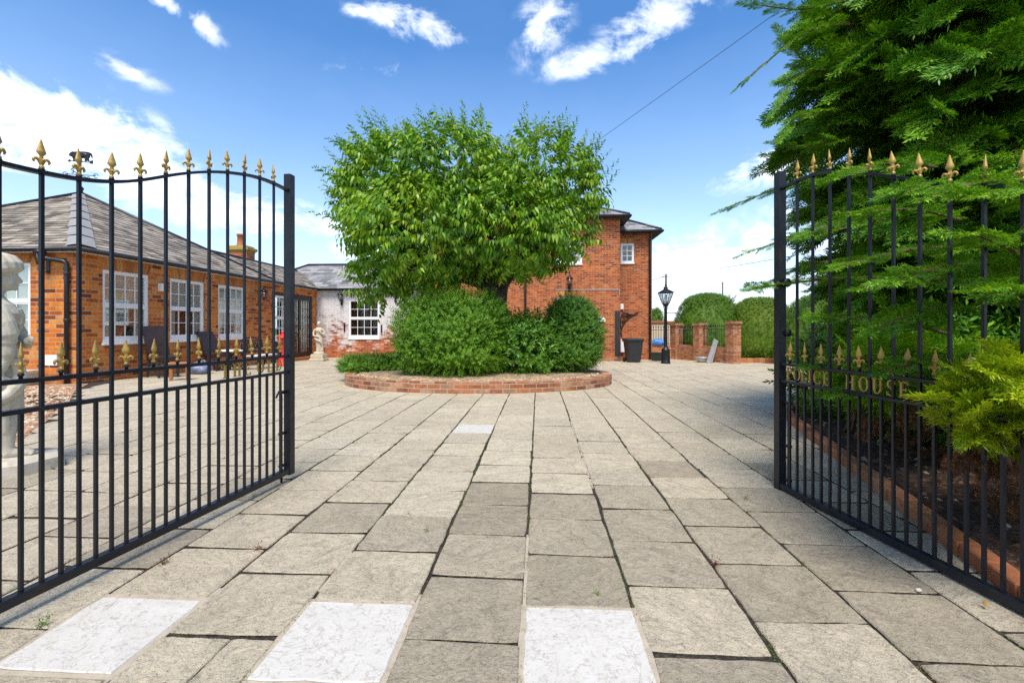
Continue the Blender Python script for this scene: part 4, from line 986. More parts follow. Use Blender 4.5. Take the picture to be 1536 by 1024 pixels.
# ---------------------------------------------------------------- right-hand garden wall, piers, railings
c0, c1 = Vector((7.72, 22.4, 0)), Vector((8.82, 19.0, 0))
GW = thing('garden_wall', 'low brick garden wall with two square piers and iron railing infill', 'wall', (c1.x, c1.y, 0))
def wl(s, o=0, z=0):       # along the wall from the near pier (s=0) to the far corner
    d = (c0-c1).normalized(); n = Vector((d.y, -d.x, 0)); p = d*s+n*o; return (p.x, p.y, z)
Lw = (c0-c1).length; m = MB()
def wbox(m, s0, s1, o0, o1, z0, z1): m.loft([[wl(s0, o0, z), wl(s1, o0, z), wl(s1, o1, z), wl(s0, o1, z)] for z in (z0, z1)])
gz = -.28
wbox(m, .25, Lw, -.11, .11, gz-.2, .47); 
m.loft([[(x-c1.x, y-c1.y, z) for x, y in ((6.3, 22.45), (c0.x-.1, 22.45), (c0.x-.1, 22.67), (6.3, 22.67))] for z in (gz-.3, .42)]); m.build('low_wall', M['brick_g'], GW)
for s, h in ((0, 1.42), (1.95, 1.36), (Lw, 1.36)):
    m = MB(); wbox(m, s-.2, s+.2, -.2, .2, gz-.2, h); pr = m.build('pier', M['brick_g'], GW)
    m = MB(); wbox(m, s-.24, s+.24, -.24, .24, h, h+.06); wbox(m, s-.21, s+.21, -.21, .21, h+.06, h+.10); m.build('cap', M['brick_g'], pr)
def railing(m, P0, P1, z0, z1, n):
    P0, P1 = Vector(P0), Vector(P1)
    for z in (z0+.08, z1-.1): m.bar(P0+Vector((0, 0, z)), P1+Vector((0, 0, z)), .03, .02)
    for k in range(n):
        p = P0+(P1-P0)*((k+.5)/n); m.tube([p+Vector((0, 0, z0)), p+Vector((0, 0, z1))], .011, 6); m.lathe([(.02, 0), (.03, .03), (.003, .10)], p+Vector((0, 0, z1)), 6)
m = MB(); railing(m, wl(.22), wl(1.73), .47, 1.30, 13); m.build('railing', M['black'], GW)
m = MB(); railing(m, wl(2.17), wl(Lw-.22), .47, 1.25, 11); m.build('railing', M['black'], GW)
m = MB(); railing(m, (6.4-c1.x, 22.56-c1.y, 0), (c0.x-.25-c1.x, 22.56-c1.y, 0), .42, 1.25, 9); m.build('railing', M['black'], GW)
# leaning board, basin, tub, blue bundle
b0 = Vector((*ground(1062, 544.5), 0)); b0.z = zgw(b0.x, b0.y); b1 = at(1073.5, 509, b0.y+.45)
m = MB(); m.bar(b0, b1, .16, .03, up=(0, 1, .2)); m.bar(b0+Vector((.14, .02, 0)), b1+Vector((.09, .03, -.05)), .05, .04, up=(0, 1, .2)); tag(m.build('leaning_board', M['steel']), 'pale grey board leaning against the low brick wall between the piers', 'board')
X, Y = ground(1054, 543); m = MB(); m.lathe([(.16, 0), (.24, .06), (.30, .2), (.31, .22), (.28, .2), (.1, .06)], n=20); tag(m.build('metal_basin', M['steel'], loc=(X, Y, zgw(X, Y))), 'shallow grey metal basin at the foot of the low brick wall', 'basin')
X, Y = ground(985, 541); m = MB(); m.loft([[(sx*a, sy*b, z) for sx, sy in ((-1, -1), (1, -1), (1, 1), (-1, 1))] for a, b, z in ((.17, .17, 0), (.21, .21, .32), (.23, .23, .33), (.23, .23, .37), (.19, .19, .37), (.18, .18, .30))]); tag(m.build('plant_tub', M['dgreen'], loc=(X, Y, zgw(X, Y))), 'dark green square tub beside the lamp post', 'tub')
lumpy('plastic_bundle', 'blue plastic bundle on the low wall behind the lamp post', 'bundle', (at(987, 515, 22.5).x, 22.5, .43), (.36, .16, .17), 'bluebag', 8)
m = MB(); y = 31.0; m.box(8.2, 15.5, y, y+.25, -.6, 1.55); cw = tag(m.build('rendered_wall', M['cream']), 'cream rendered wall with red coping behind the lamp post', 'wall')
m = MB(); m.box(8.1, 15.6, y-.08, y+.33, 1.55, 1.68); m.build('coping', M['terra'], cw)
m = MB(); X0, Y0 = ground(1106, 543.5); X1, Y1 = X0+6.5, Y0-.6
for k in range(26):
    a, b = k/26, (k+1)/26
    m.bbox(X0+.1+6.5*a, X0+.1+6.5*b-.012, Y0-.12, Y0+.12, -.35, .0+random.gauss(0, .006), .008)
tag(m.build('brick_kerb', M['edging']), 'low red brick kerb in front of the clipped hedges', 'kerb')
# utility poles and wires
def upole(px, py, Z, label):
    t = at(px, py, Z); m = MB(); m.tube([(0, 0, -t.z-1), (0, 0, 0)], [.17, .12], 10); m.bar((-.5, 0, -.4), (.5, 0, -.4), .08) if Z < 70 else None
    m.lathe([(.03, -.1), (.05, -.05), (.02, 0), (.04, .05), (.01, .1)], (0, 0, .05), 8)
    return tag(m.build('utility_pole', M['pole'], loc=t), label, 'pole', 'wooden utility poles')
upole(999, 411, 60, 'wooden utility pole rising behind the lamp post lantern'); upole(1084, 423, 80, 'wooden utility pole rising behind the round clipped hedge')
def wire(label, P, Z, r, mat='wire', sag=0.):
    a = [at(px, py, z) for (px, py), z in zip(P, Z)]; m = MB()
    n = 24; Q = []
    for (p, q) in zip(a, a[1:]):
        for k in range(n): t = k/n; Q.append(p+(q-p)*t-Vector((0, 0, sag*4*t*(1-t))))
    Q.append(a[-1]); m.tube(Q, r, 5); tag(m.build('overhead_wire', M[mat]), label, 'wire', 'overhead wires')
wire('thin dark wire rising from the brick house over the courtyard to the upper right', [(792, 285), (1500, -222)], [22.5, 7], .007, 'wire', .03)
wire('upper grey wire passing the utility pole behind the lamp post', [(900, 440), (999, 413), (1250, 372)], [62, 60, 50], .028, 'wire', .2)
wire('dark wire meeting the pole behind the round clipped hedge', [(900, 468), (1084, 425), (1300, 415)], [90, 80, 75], .035, 'wire', .3)
wire('pale wire just below the upper grey wire', [(960, 412), (1300, 412)], [62, 60], .015, 'wirepale', .3)
wire('upper of two faint wires crossing the cloud at the left', [(-80, 132), (560, 352)], [22, 30], .006, 'wirepale', .05)
wire('lower of two faint wires crossing the cloud at the left', [(-80, 138), (560, 357)], [22.1, 30.1], .006, 'wirepale', .12)

# ---------------------------------------------------------------- statues: closed volumes fused into one carved surface
def fused(m, name, mat, parent, loc, voxel, rz=0):
    o = m.build(name, mat, parent, loc, rz)
    r = o.modifiers.new('fuse', 'REMESH'); r.mode = 'VOXEL'; r.voxel_size = voxel; r.use_smooth_shade = True
    s = o.modifiers.new('soften', 'SMOOTH'); s.factor = .5; s.iterations = 1
    return o
def rings(m, R, n=40):
    """R: (z, cx, cy, rx, ry, fold amplitude, folds)"""
    L = []
    for z, cx, cy, rx, ry, fa, fn in R:
        L.append([(cx+(rx+fa*math.sin(fn*t))*math.cos(t), cy+(ry+fa*math.sin(fn*t))*math.sin(t), z) for t in (2*PI*k/n for k in range(n))])
    m.loft(L)
def hand(m, base, d, side, s=1., curl=.5):
    """palm and five bent fingers; d: pointing direction, side: towards the thumb"""
    d = Vector(d).normalized(); sd = Vector(side).normalized(); nn = d.cross(sd)
    b = Vector(base); m.tube([b, b+d*.04*s, b+d*.08*s], [.026*s, .034*s, .032*s], 8)
    for k, L in enumerate((.062, .072, .066, .05)):
        p = b+d*.08*s+sd*(.027-.018*k)*s; q = p+d*L*.5*s-nn*.008*s; r = q+(d*(1-curl)-nn*curl)*L*.55*s
        m.tube([p-d*.02*s, q, r], [.0105*s, .0098*s, .0085*s], 6)
    p = b+d*.03*s+sd*.028*s; m.tube([p, p+(d*.5+sd*.6)*.04*s, p+(d*.9+sd*.35)*.07*s], [.012*s, .0115*s, .009*s], 6)
ST = thing('standing_statue', 'pale stone statue of a woman in cap and long skirt behind the left gate', 'statue', (-4.62, 4.25, 0), math.radians(42))
m = MB(); oc = lambda a, b, z: [(a*math.cos(2*PI*(k+.5)/8)*random.uniform(.94, 1.06), b*math.sin(2*PI*(k+.5)/8)*random.uniform(.94, 1.06), z) for k in range(8)]
pp = oc(.50, .36, 0); m.loft([pp, [(x*.99, y*.99, .10) for x, y, z in pp], [(x*.90, y*.88, .135) for x, y, z in pp]]); m.build('plinth', M['stone'], ST)
m = MB()
rings(m, [(.36, .0, .03, .17, .19, .016, 11), (.45, .0, .02, .175, .20, .018, 11), (.62, .005, .01, .17, .20, .017, 11), (.85, .01, 0, .17, .205, .012, 11), (1.02, .01, 0, .16, .19, .006, 12), (1.14, .015, 0, .125, .15, .003, 12), (1.18, .015, 0, .118, .142, 0, 12),
          (1.24, .02, 0, .125, .15, .002, 14), (1.34, .035, 0, .155, .17, .003, 14), (1.42, .03, 0, .155, .185, .003, 14), (1.50, .01, 0, .12, .185, 0, 12), (1.545, .0, 0, .085, .12, 0, 12), (1.58, .005, 0, .06, .065, 0, 12), (1.65, .025, 0, .054, .056, 0, 12), (1.68, .03, 0, .05, .05, 0, 12)])
rings(m, [(.17, .02, .10, .07, .07, .0, 5), (.36, .0, .09, .11, .10, .01, 7), (.5, 0, .08, .12, .11, .01, 7)], 24)
# near leg: shin, foot, toes
m.tube([(.06, -.07, .52), (.09, -.07, .40), (.085, -.07, .30), (.09, -.07, .22), (.10, -.07, .175)], [.075, .066, .058, .045, .048], 12)
m.tube([(.06, -.07, .165), (.13, -.07, .17), (.20, -.07, .16), (.26, -.075, .15)], [.042, .046, .040, .028], 10)
for k in range(5): m.tube([(.24, -.045-.015*k, .15), (.295-.011*k, -.043-.017*k, .145)], [.014, .012 if k == 0 else .0095], 6)
m.tube([(-.02, .1, .165), (.08, .10, .165), (.16, .10, .15)], [.045, .045, .03], 10)
# head, face, ear
m.ball((.055, 0, 1.745), (.098, .078, .122), 20, 14); m.ball((.085, 0, 1.675), (.058, .048, .052), 14, 10)
m.tube([(.138, 0, 1.765), (.158, 0, 1.735), (.170, 0, 1.712), (.148, 0, 1.70)], [.013, .014, .019, .012], 8)
m.ball((.132, 0, 1.645), (.022, .024, .018), 10, 8); m.tube([(.135, -.022, 1.675), (.150, 0, 1.677), (.135, .022, 1.675)], [.007, .011, .007], 8); m.tube([(.132, -.018, 1.664), (.146, 0, 1.663), (.132, .018, 1.664)], [.006, .010, .006], 8)
for s in (-1, 1):
    m.ball((.128, s*.034, 1.742), (.013, .018, .009), 10, 8); m.tube([(.118, s*.055, 1.757), (.138, s*.034, 1.765), (.146, s*.012, 1.757)], [.008, .010, .008], 8); m.ball((.105, s*.052, 1.70), (.03, .022, .03), 10, 8)
# bonnet with ribs and hair rolled under it
L = []
for a_, rx, ry, zc in ((0, .150, .135, 1.765), (.2, .178, .158, 1.80), (.45, .178, .158, 1.865), (.72, .135, .12, 1.935), (.92, .06, .06, 1.965)):
    L.append([(.015-.02*a_+(rx+.006*math.sin(16*t+a_*3))*math.cos(t), (ry+.006*math.sin(16*t+a_*3))*math.sin(t), zc+.035*math.cos(t)*(1-a_)+(-.03*math.cos(t)*0)) for t in (2*PI*k/64 for k in range(64))])
m.loft(L)
for k in range(9):
    t = PI/2+PI*(k)/8; m.tube(smooth_curve([(.02+.11*math.cos(t), .10*math.sin(t), 1.80), (.01+.125*math.cos(t), .115*math.sin(t), 1.72), (.0+.10*math.cos(t), .09*math.sin(t), 1.62), (-.02+.07*math.cos(t), .07*math.sin(t), 1.55)], 3), [.028]*4+[.026]*3+[.022]*3, 8)
# arms: puffed sleeves, forearms, hands
m.tube(smooth_curve([(.0, -.16, 1.48), (.05, -.23, 1.40), (.09, -.245, 1.26), (.10, -.235, 1.16)], 4), [.065]*2+[.082]*4+[.088]*4+[.07]*3, 14)
m.tube(smooth_curve([(.10, -.235, 1.18), (.10, -.23, 1.06), (.06, -.215, .94), (.05, -.21, .88)], 3), [.058]*4+[.045]*3+[.033]*3, 12)
hand(m, (.05, -.21, .89), (.12, .1, -1), (1, 0, .1), 1.1, .45)
m.tube(smooth_curve([(.0, .16, 1.48), (.06, .22, 1.38), (.12, .21, 1.24), (.16, .17, 1.16)], 4), [.065]*2+[.08]*4+[.08]*4+[.06]*3, 14)
m.tube(smooth_curve([(.15, .17, 1.17), (.20, .08, 1.14), (.22, -.02, 1.16)], 4), [.05]*3+[.042]*3+[.033]*3, 12)
hand(m, (.215, -.02, 1.16), (.1, -1, .15), (0, .1, 1), 1.05, .6)
for s in (-.5, -.17, .17, .5): m.tube(smooth_curve([(.165, s*.3, 1.46), (.185, s*.22, 1.36), (.15, s*.12, 1.22)], 3), .010, 6)   # gathered bodice
m.tube([(.125*math.cos(t)+.015, .15*math.sin(t), 1.175) for t in (2*PI*k/30 for k in range(31))], .018, 8)
m.tube(smooth_curve([(.14, -.16, 1.02), (.17, -.15, .85), (.12, -.20, .72), (.02, -.23, .66)], 4), [.05]*4+[.06]*4+[.05]*5, 10)   # swag of cloth held at the hip
fused(m, 'figure', M['stone'], ST, (0, 0, 0), .0075)

X, Y = ground(478.5, 541.5)
S2 = thing('garden_statue', 'weathered stone statue of a nude woman on plinth at the whitewashed wall corner', 'statue', (X, Y, zgw(X, Y)))
m = MB(); m.bbox(-.30, .30, -.30, .30, 0, .12, .02); m.bbox(-.26, .26, -.26, .26, .12, .30, .02); m.lathe([(.24, .30), (.22, .36), (.19, .40)], n=16); m.build('plinth', M['stone2'], S2)
m = MB()
rings(m, [(.40, .0, 0, .13, .12, .006, 7), (.55, .02, 0, .135, .12, .008, 7), (.75, .02, 0, .15, .125, .006, 7), (.92, .0, 0, .165, .13, 0, 6), (1.02, -.01, 0, .155, .12, 0, 6), (1.14, -.01, 0, .115, .09, 0, 6), (1.25, .0, -.01, .125, .10, 0, 6), (1.36, .0, -.01, .15, .105, 0, 6), (1.42, 0, 0, .13, .08, 0, 6), (1.455, 0, 0, .055, .05, 0, 6), (1.53, 0, -.01, .045, .045, 0, 6)], 32)
m.ball((0, -.02, 1.60), (.075, .088, .105), 16, 12); m.ball((0, .03, 1.63), (.085, .09, .09), 14, 10); m.ball((0, .11, 1.62), (.045, .05, .045), 10, 8); m.tube([(0, -.10, 1.615), (0, -.122, 1.59), (0, -.10, 1.582)], .012, 6); m.ball((0, -.085, 1.53), (.03, .025, .022), 8, 6)
for s in (-1, 1): m.ball((s*.06, -.09, 1.30), (.052, .045, .05), 12, 8)
m.tube(smooth_curve([(-.15, 0, 1.38), (-.21, -.02, 1.24), (-.20, -.08, 1.10), (-.08, -.15, 1.06)], 4), [.046]*4+[.04]*4+[.036]*3+[.03]*2, 10); hand(m, (-.09, -.15, 1.06), (1, -.2, -.1), (0, 0, 1), .9, .4)
m.tube(smooth_curve([(.15, 0, 1.38), (.22, -.01, 1.22), (.18, -.10, 1.14), (.06, -.14, 1.26)], 4), [.046]*4+[.04]*4+[.036]*3+[.03]*2, 10); hand(m, (.07, -.14, 1.25), (-.7, -.1, .6), (.4, 0, .8), .9, .4)
m.tube(smooth_curve([(-.17, -.06, .98), (-.05, -.15, .90), (.10, -.15, .80), (.16, -.08, .62), (.14, -.06, .42)], 5), [.04]*21, 8)   # drapery fall
fused(m, 'figure', M['stone2'], S2, (0, 0, 0), .014, .25)
# ---------------------------------------------------------------- plants
def frames(P, D, spin, scale):
    """N transforms taking local +z to D"""
    P = np.asarray(P, float); D = np.asarray(D, float); D = D/np.linalg.norm(D, axis=1)[:, None]
    ref = np.where(np.abs(D[:, 2:3]) < .95, np.array([[0, 0, 1.]]), np.array([[1., 0, 0]]))
    a = np.cross(ref, D); a /= np.linalg.norm(a, axis=1)[:, None]; b = np.cross(D, a)
    c, s = np.cos(spin)[:, None], np.sin(spin)[:, None]
    x = a*c+b*s; y = -a*s+b*c
    R = np.stack([x, y, D], 2)*np.asarray(scale, float)[:, None, None]
    return P, R
def flatframes(P, D, roll, scale):
    """local +x along D, local z kept as near to world up as roll allows"""
    P = np.asarray(P, float); D = np.asarray(D, float); D = D/np.linalg.norm(D, axis=1)[:, None]
    y = np.cross(np.array([[0, 0, 1.]]), D); y /= np.linalg.norm(y, axis=1)[:, None]+1e-9; z = np.cross(D, y)
    c, s = np.cos(roll)[:, None], np.sin(roll)[:, None]
    y2 = y*c+z*s; z2 = -y*s+z*c
    return P, np.stack([D, y2, z2], 2)*np.asarray(scale, float)[:, None, None]
def stamp(templates, fr, pick):
    P, R = fr; V = []; F = []; base = 0
    for k, (tv, tf) in enumerate(templates):
        sel = np.where(pick == k)[0]
        if not len(sel): continue
        v = np.einsum('nij,mj->nmi', R[sel], tv)+P[sel][:, None, :]
        n, mm = v.shape[:2]
        f = (tf[None]+(np.arange(n)*mm)[:, None, None]+base).reshape(-1, 4)
        V.append(v.reshape(-1, 3)); F.append(f); base += n*mm
    return np.concatenate(V), np.concatenate(F)
def quadmesh(name, V, F, mats, parent, loc, mi=None):
    me = bpy.data.meshes.new(name); V = V-np.asarray(loc, float)
    me.vertices.add(len(V)); me.vertices.foreach_set('co', V.astype(np.float32).ravel())
    me.loops.add(F.size); me.loops.foreach_set('vertex_index', F.astype(np.int32).ravel())
    me.polygons.add(len(F)); me.polygons.foreach_set('loop_start', np.arange(0, F.size, 4, dtype=np.int32))
    for m in (mats if isinstance(mats, list) else [mats]): me.materials.append(m)
    if mi is not None: me.polygons.foreach_set('material_index', mi.astype(np.int32))
    me.update(calc_edges=True); me.validate()
    return link(name, me, parent)
def leafshape(L, W, droop=.15, fold=.12):
    return np.array([(0, 0, 0), (L*.5, 0, -droop*L*.25), (L, 0, -droop*L), (L*.45, W/2, fold*W-droop*L*.2), (L*.45, -W/2, fold*W-droop*L*.2)]), np.array([(0, 1, 2, 3), (0, 4, 2, 1)])
def shoot(rs, n, L, W, ang, droop, t0=.1, opp=False, taper=.4, length=1.):
    """a leafy shoot along +z, leaf length L and width W in shoot lengths"""
    V = []; F = []; b = 0
    for k in range(n):
        t = t0+(1-t0)*k/max(1, n-1); s = 1-taper*t+rs.uniform(-.12, .12)
        for o in ((0, PI) if opp else (0,)):
            az = k*2.4+o+rs.uniform(-.3, .3); el = ang+rs.uniform(-.25, .25) if k < n-1 else .15
            lv, lf = leafshape(L*s, W*s, droop+rs.uniform(-.1, .15))
            # leaf x axis leans out by el from +z
            ex = np.array([math.sin(el)*math.cos(az), math.sin(el)*math.sin(az), math.cos(el)])
            ez = np.array([-math.cos(el)*math.cos(az), -math.cos(el)*math.sin(az), math.sin(el)]); ey = np.cross(ez, ex)
            p = lv@np.stack([ex, ey, ez]); p[:, 2] += t*length
            V.append(p); F.append(lf+b); b += 5
    return np.concatenate(V), np.concatenate(F)
def fan(rs, n=11, span=.42, per=6, bl=.115, bw=.033, thick=.05):
    """flat conifer spray along +x: side twigs set with small pointed scales"""
    V = []; F = []; b = 0
    def blade(p, d, L, W):
        nonlocal b
        d = d/np.linalg.norm(d); y = np.cross([0, 0, 1.], d); y /= np.linalg.norm(y)+1e-9
        z = np.array([0, 0, rs.uniform(-.35, .35)*L])
        V.extend([p, p+d*L*.45+y*W/2+z*.3, p+d*L+z, p+d*L*.45-y*W/2+z*.3]); F.append((b, b+1, b+2, b+3)); b += 4
    for k in range(n):
        t = .04+.92*k/n; l = span*(1-t)**.7*(.75+.35*rs.random())+.08
        for s in (1, -1):
            a = math.radians(38+rs.uniform(-9, 9))*s; d = np.array([math.cos(a), math.sin(a), rs.uniform(-.12, .22)]); p0 = np.array([t, 0, -.06*t*t])
            for j in range(per):
                u = (j+.4)/per; p = p0+d*l*u+np.array([0, 0, -.10*u*u*l+rs.uniform(-.01, .01)*thick*10])
                for s2 in ((1, -1) if j < per-1 else (0,)):
                    a2 = a+s2*math.radians(34+rs.uniform(-10, 10)); blade(p, np.array([math.cos(a2), math.sin(a2), rs.uniform(-.3, .3)]), bl*rs.uniform(.8, 1.4), bw*rs.uniform(.8, 1.2))
    for j in range(8):
        t = .55+.45*j/8; a = rs.uniform(-.4, .4); blade(np.array([t, 0, -.06*t*t]), np.array([math.cos(a), math.sin(a), .1]), bl*1.3, bw)
    return np.array(V), np.array(F)
def hang(rs, n, L, W):
    """a leafy shoot along +x whose paired leaves hang down to both sides"""
    V = []; F = []; b = 0
    for k in range(n):
        t = .12+.88*k/(n-1)
        for s in ((1, -1) if k < n-1 else (0,)):
            az = s*math.radians(rs.uniform(45, 75)) if s else rs.uniform(-.2, .2); pt = -math.radians(rs.uniform(18, 68)); z_ = L*rs.uniform(.75, 1.15)*(1-.25*t)
            lv, lf = leafshape(z_, W*z_/L, rs.uniform(.3, .7), rs.uniform(.05, .25))
            ex = np.array([math.cos(pt)*math.cos(az), math.cos(pt)*math.sin(az), math.sin(pt)]); ey = np.array([-math.sin(az), math.cos(az), rs.uniform(-.3, .3)]); ey -= ex*ex.dot(ey); ey /= np.linalg.norm(ey); ez = np.cross(ex, ey)
            V.append(lv@np.stack([ex, ey, ez])+np.array([t, 0, -.18*t*t])); F.append(lf+b); b += 5
    return np.concatenate(V), np.concatenate(F)
RS = random.Random(5)
def blob_points(n, lobes, shell=.55):
    """points in a union of ellipsoids, crowded to the outside; returns points and outward directions"""
    lob = np.array(lobes, float); vol = lob[:, 3]*lob[:, 4]*lob[:, 5]; P = []; D = []
    while len(P) < n:
        k = rng.choice(len(lob), p=vol**.8/np.sum(vol**.8)); d = rng.normal(size=3); d /= np.linalg.norm(d)
        r = shell+(1-shell)*rng.random()**.6; p = lob[k, :3]+d*lob[k, 3:6]*r
        q = ((p-lob[:, :3])/lob[:, 3:6]); inside = (np.sum(q*q, 1) < .55)
        if inside.any() and rng.random() < .75: continue
        dd = d/lob[k, 3:6]; P.append(p); D.append(dd/np.linalg.norm(dd))
    return np.array(P), np.array(D)

# --- the big courtyard tree
TB = np.array([-.45, 12.3, .1]); TR = thing('broadleaf_tree', 'large round crowned green tree growing in the round brick planter', 'tree', TB)
ZT = 12.2
def lobe(px, py, rx, ry, dz=0, rd=None): p = at(px, py, ZT+dz); f = ZT/K; return (p.x, p.y, p.z, rx*f, (rd or (rx+ry)/2)*f, ry*f)
LOB = [lobe(600, 276, 74, 66), lobe(668, 264, 80, 62, -.4), lobe(818, 268, 66, 58, .2), lobe(770, 300, 60, 40, -.6), lobe(636, 346, 96, 66, -.9), lobe(758, 346, 86, 52, -.9), lobe(596, 395, 52, 40, -.3), lobe(686, 378, 76, 32, .2), lobe(846, 296, 46, 40), lobe(838, 345, 40, 34), lobe(800, 385, 46, 22, -.2), lobe(700, 340, 130, 76, .9, 130), lobe(556, 295, 38, 44), lobe(568, 420, 30, 26, -.3), lobe(590, 436, 26, 18, -.5)]
P, D = blob_points(3900, LOB, .5)
up = np.array([0, 0, 1.]); Dd = D*.9+up*(.25+.35*rng.random(len(D)))[:, None]+rng.normal(size=D.shape)*.3
tips = []; tdir = []
for _ in range(170):
    px = rng.uniform(545, 880); e_ = (px-715)/175; py = 194+44*abs(e_)**2.2+rng.uniform(-4, 40)+(40 if abs(px-748) < 26 else 0)
    if px > 850: py = rng.uniform(225, 320); px = rng.uniform(858, 895)
    p = at(px, py, ZT+rng.uniform(-1.3, 1.3)); tips.append(p[:]); tdir.append((.55*e_+rng.normal()*.2, rng.normal()*.25, 1.0))
for _ in range(40):
    p = at(rng.uniform(508, 545), rng.uniform(215, 350), ZT+rng.uniform(-1, 1)); tips.append(p[:]); tdir.append((-.8, rng.normal()*.3, .5+rng.normal()*.3))
for px, py in ((552, 204), (560, 194), (570, 200), (545, 219), (576, 196), (716, 190), (724, 192), (660, 196), (832, 202), (850, 212), (896, 250), (900, 270), (904, 285), (530, 240), (512, 290), (506, 300)):
    p = at(px, py, ZT+rng.uniform(-.6, .4)); tips.append(p[:]); tdir.append(((px-705)/260+rng.normal()*.1, rng.normal()*.15, 1.))
NB = len(P); P = np.vstack([P, tips]); Dd = np.vstack([Dd, tdir])
TS = [hang(RS, 6, .40, .17) for _ in range(5)]+[shoot(RS, 14, .27, .10, .9, .25, opp=True, taper=.5) for _ in range(3)]
pick = np.where(np.arange(len(P)) < NB, rng.integers(0, 5, len(P)), rng.integers(5, 8, len(P)))
sc = np.where(np.arange(len(P)) < NB, rng.uniform(.36, .58, len(P)), rng.uniform(.45, .70, len(P)))
hz = Dd.copy(); hz[:NB, 2] = hz[:NB, 2]*.55
V1, F1 = stamp(TS[:5], flatframes(P[:NB], hz[:NB], rng.normal(size=NB)*.35, sc[:NB]), pick[:NB])
V2, F2 = stamp(TS, frames(P[NB:], Dd[NB:], rng.uniform(0, 6.28, len(P)-NB), sc[NB:]), pick[NB:])
V, F = np.concatenate([V1, V2]), np.concatenate([F1, F2+len(V1)])
quadmesh('crown', V, F, M['leaf'], TR, TB)
m = MB(); base = Vector(TB); f0 = at(742, 458, 12.3)
stems = []
for k, (tx, ty) in enumerate(((640, 300), (600, 330), (700, 250), (760, 260), (820, 300), (680, 350), (860, 330), (580, 400), (790, 350))):
    tip = at(tx, ty, ZT+RS.uniform(-.8, .9)); b0 = base+Vector((RS.uniform(-.12, .12), RS.uniform(-.1, .1), -.1)); fk = Vector((f0.x+RS.uniform(-.25, .25), f0.y+RS.uniform(-.15, .15), f0.z-.2+RS.uniform(0, .5)))
    c = smooth_curve([b0, fk, fk.lerp(tip, .5)+Vector((RS.uniform(-.3, .3), RS.uniform(-.3, .3), .2)), tip], 6); n = len(c)
    m.tube(c, [.13*(1-i/n)**.8+.015 for i in range(n)], 8); stems.append(c)
    for j in range(7):
        p = c[RS.randrange(n//2, n)]; q = p+Vector((RS.uniform(-1, 1), RS.uniform(-1, 1), RS.uniform(.0, 1.0)))*1.1
        m.tube(smooth_curve([p, p.lerp(q, .5)+Vector((RS.uniform(-.1, .1), 0, .08)), q], 3), [.028, .026, .022, .018, .014, .010, .006], 5)
m.build('trunk', M['bark'], TR, shift=TB)

# --- shrubs in the planter
def bush(name, label, cat, loc, lobes, n, mat, tmpl, smin, smax, shell=.6, upk=.55, core=.80, group=None, stray=0):
    T = thing(name, label, cat, loc, 0, group)
    P, D = blob_points(n, lobes, shell); D = D+up*(upk*rng.random(len(D)))[:, None]+rng.normal(size=D.shape)*.28
    keep = P[:, 2] > loc[2]+.03; P, D = P[keep], D[keep]
    V, F = stamp(tmpl, frames(P, D, rng.uniform(0, 6.28, len(P)), rng.uniform(smin, smax, len(P))), rng.integers(0, len(tmpl), len(P)))
    V[:, 2] = np.maximum(V[:, 2], loc[2]+.01)
    if stray:
        P2, D2 = blob_points(stray, lobes, .96); k2 = (P2[:, 2] > loc[2]+.3); P2 = P2[k2]; D2 = D2[k2]*.5+up*.9+rng.normal(size=P2.shape)*.2
        V2, F2 = stamp(LSH, frames(P2, D2, rng.uniform(0, 6.28, len(P2)), rng.uniform(smax*.8, smax*1.35, len(P2))), rng.integers(0, 3, len(P2))); F = np.concatenate([F, F2+len(V)]); V = np.concatenate([V, V2])
    quadmesh('foliage', V, F, M[mat], T, loc)
    if core:
        m = MB()
        for l in lobes:
            zc = max(l[2], loc[2]+.02+l[5]*core) if l[2]-l[5]*core < loc[2] else l[2]
            m.ball((l[0], l[1], zc), (l[3]*core, l[4]*core, l[5]*core), 14, 9)
        m.build('inner_growth', M[mat], T, shift=loc)
    m = MB()
    for k in range(7):
        l = lobes[RS.randrange(len(lobes))]; q = Vector(l[:3])+Vector((RS.uniform(-.6, .6)*l[3], RS.uniform(-.6, .6)*l[4], RS.uniform(0, .5)*l[5])); b = Vector(loc)+Vector((RS.uniform(-.15, .15), RS.uniform(-.1, .1), -.05))
        m.tube(smooth_curve([b, b.lerp(q, .5)+Vector((0, 0, .15)), q], 4), [.03]*3+[.022]*3+[.012]*3, 6)
    m.build('stems', M['bark'], T, shift=loc)
    return T
LSH = [shoot(RS, 18, .22, .085, .7, .1, taper=.55) for _ in range(3)]
FS = [shoot(RS, 15, .30, .115, .85, .2, taper=.4) for _ in range(5)]
GS = [shoot(RS, 9, .34, .12, .95, .2, opp=True, taper=.4) for _ in range(5)]
def lob(px, py, rx, ry, Z, rd=None): p = at(px, py, Z); f = Z/K; return (p.x, p.y, p.z, rx*f, (rd or rx*.8)*f, ry*f)
zs = zpl+.22
bush('rounded_shrub', 'large rounded bright green shrub at the front left of the planter', 'shrub', (at(678, 560, 10.9).x, 10.9, zs),
     [lob(678, 505, 72, 52, 10.9), lob(640, 495, 46, 48, 10.8), lob(700, 480, 58, 40, 11), lob(660, 470, 44, 30, 11), lob(718, 512, 32, 42, 10.9), lob(690, 535, 62, 26, 10.7), lob(625, 530, 30, 28, 10.7)], 6000, 'shrub', FS, .15, .27, .66, core=.80, stray=200)
bush('upright_shrub', 'tall dark green shrub at the right of the planter in front of the house', 'shrub', (at(848, 552, 11.9).x, 11.9, zs),
     [lob(856, 500, 36, 46, 11.9), lob(856, 482, 32, 34, 12), lob(868, 505, 32, 44, 11.9), lob(850, 530, 46, 20, 11.8)], 4200, 'shrub2', FS, .15, .27, .66, core=.80, stray=140)
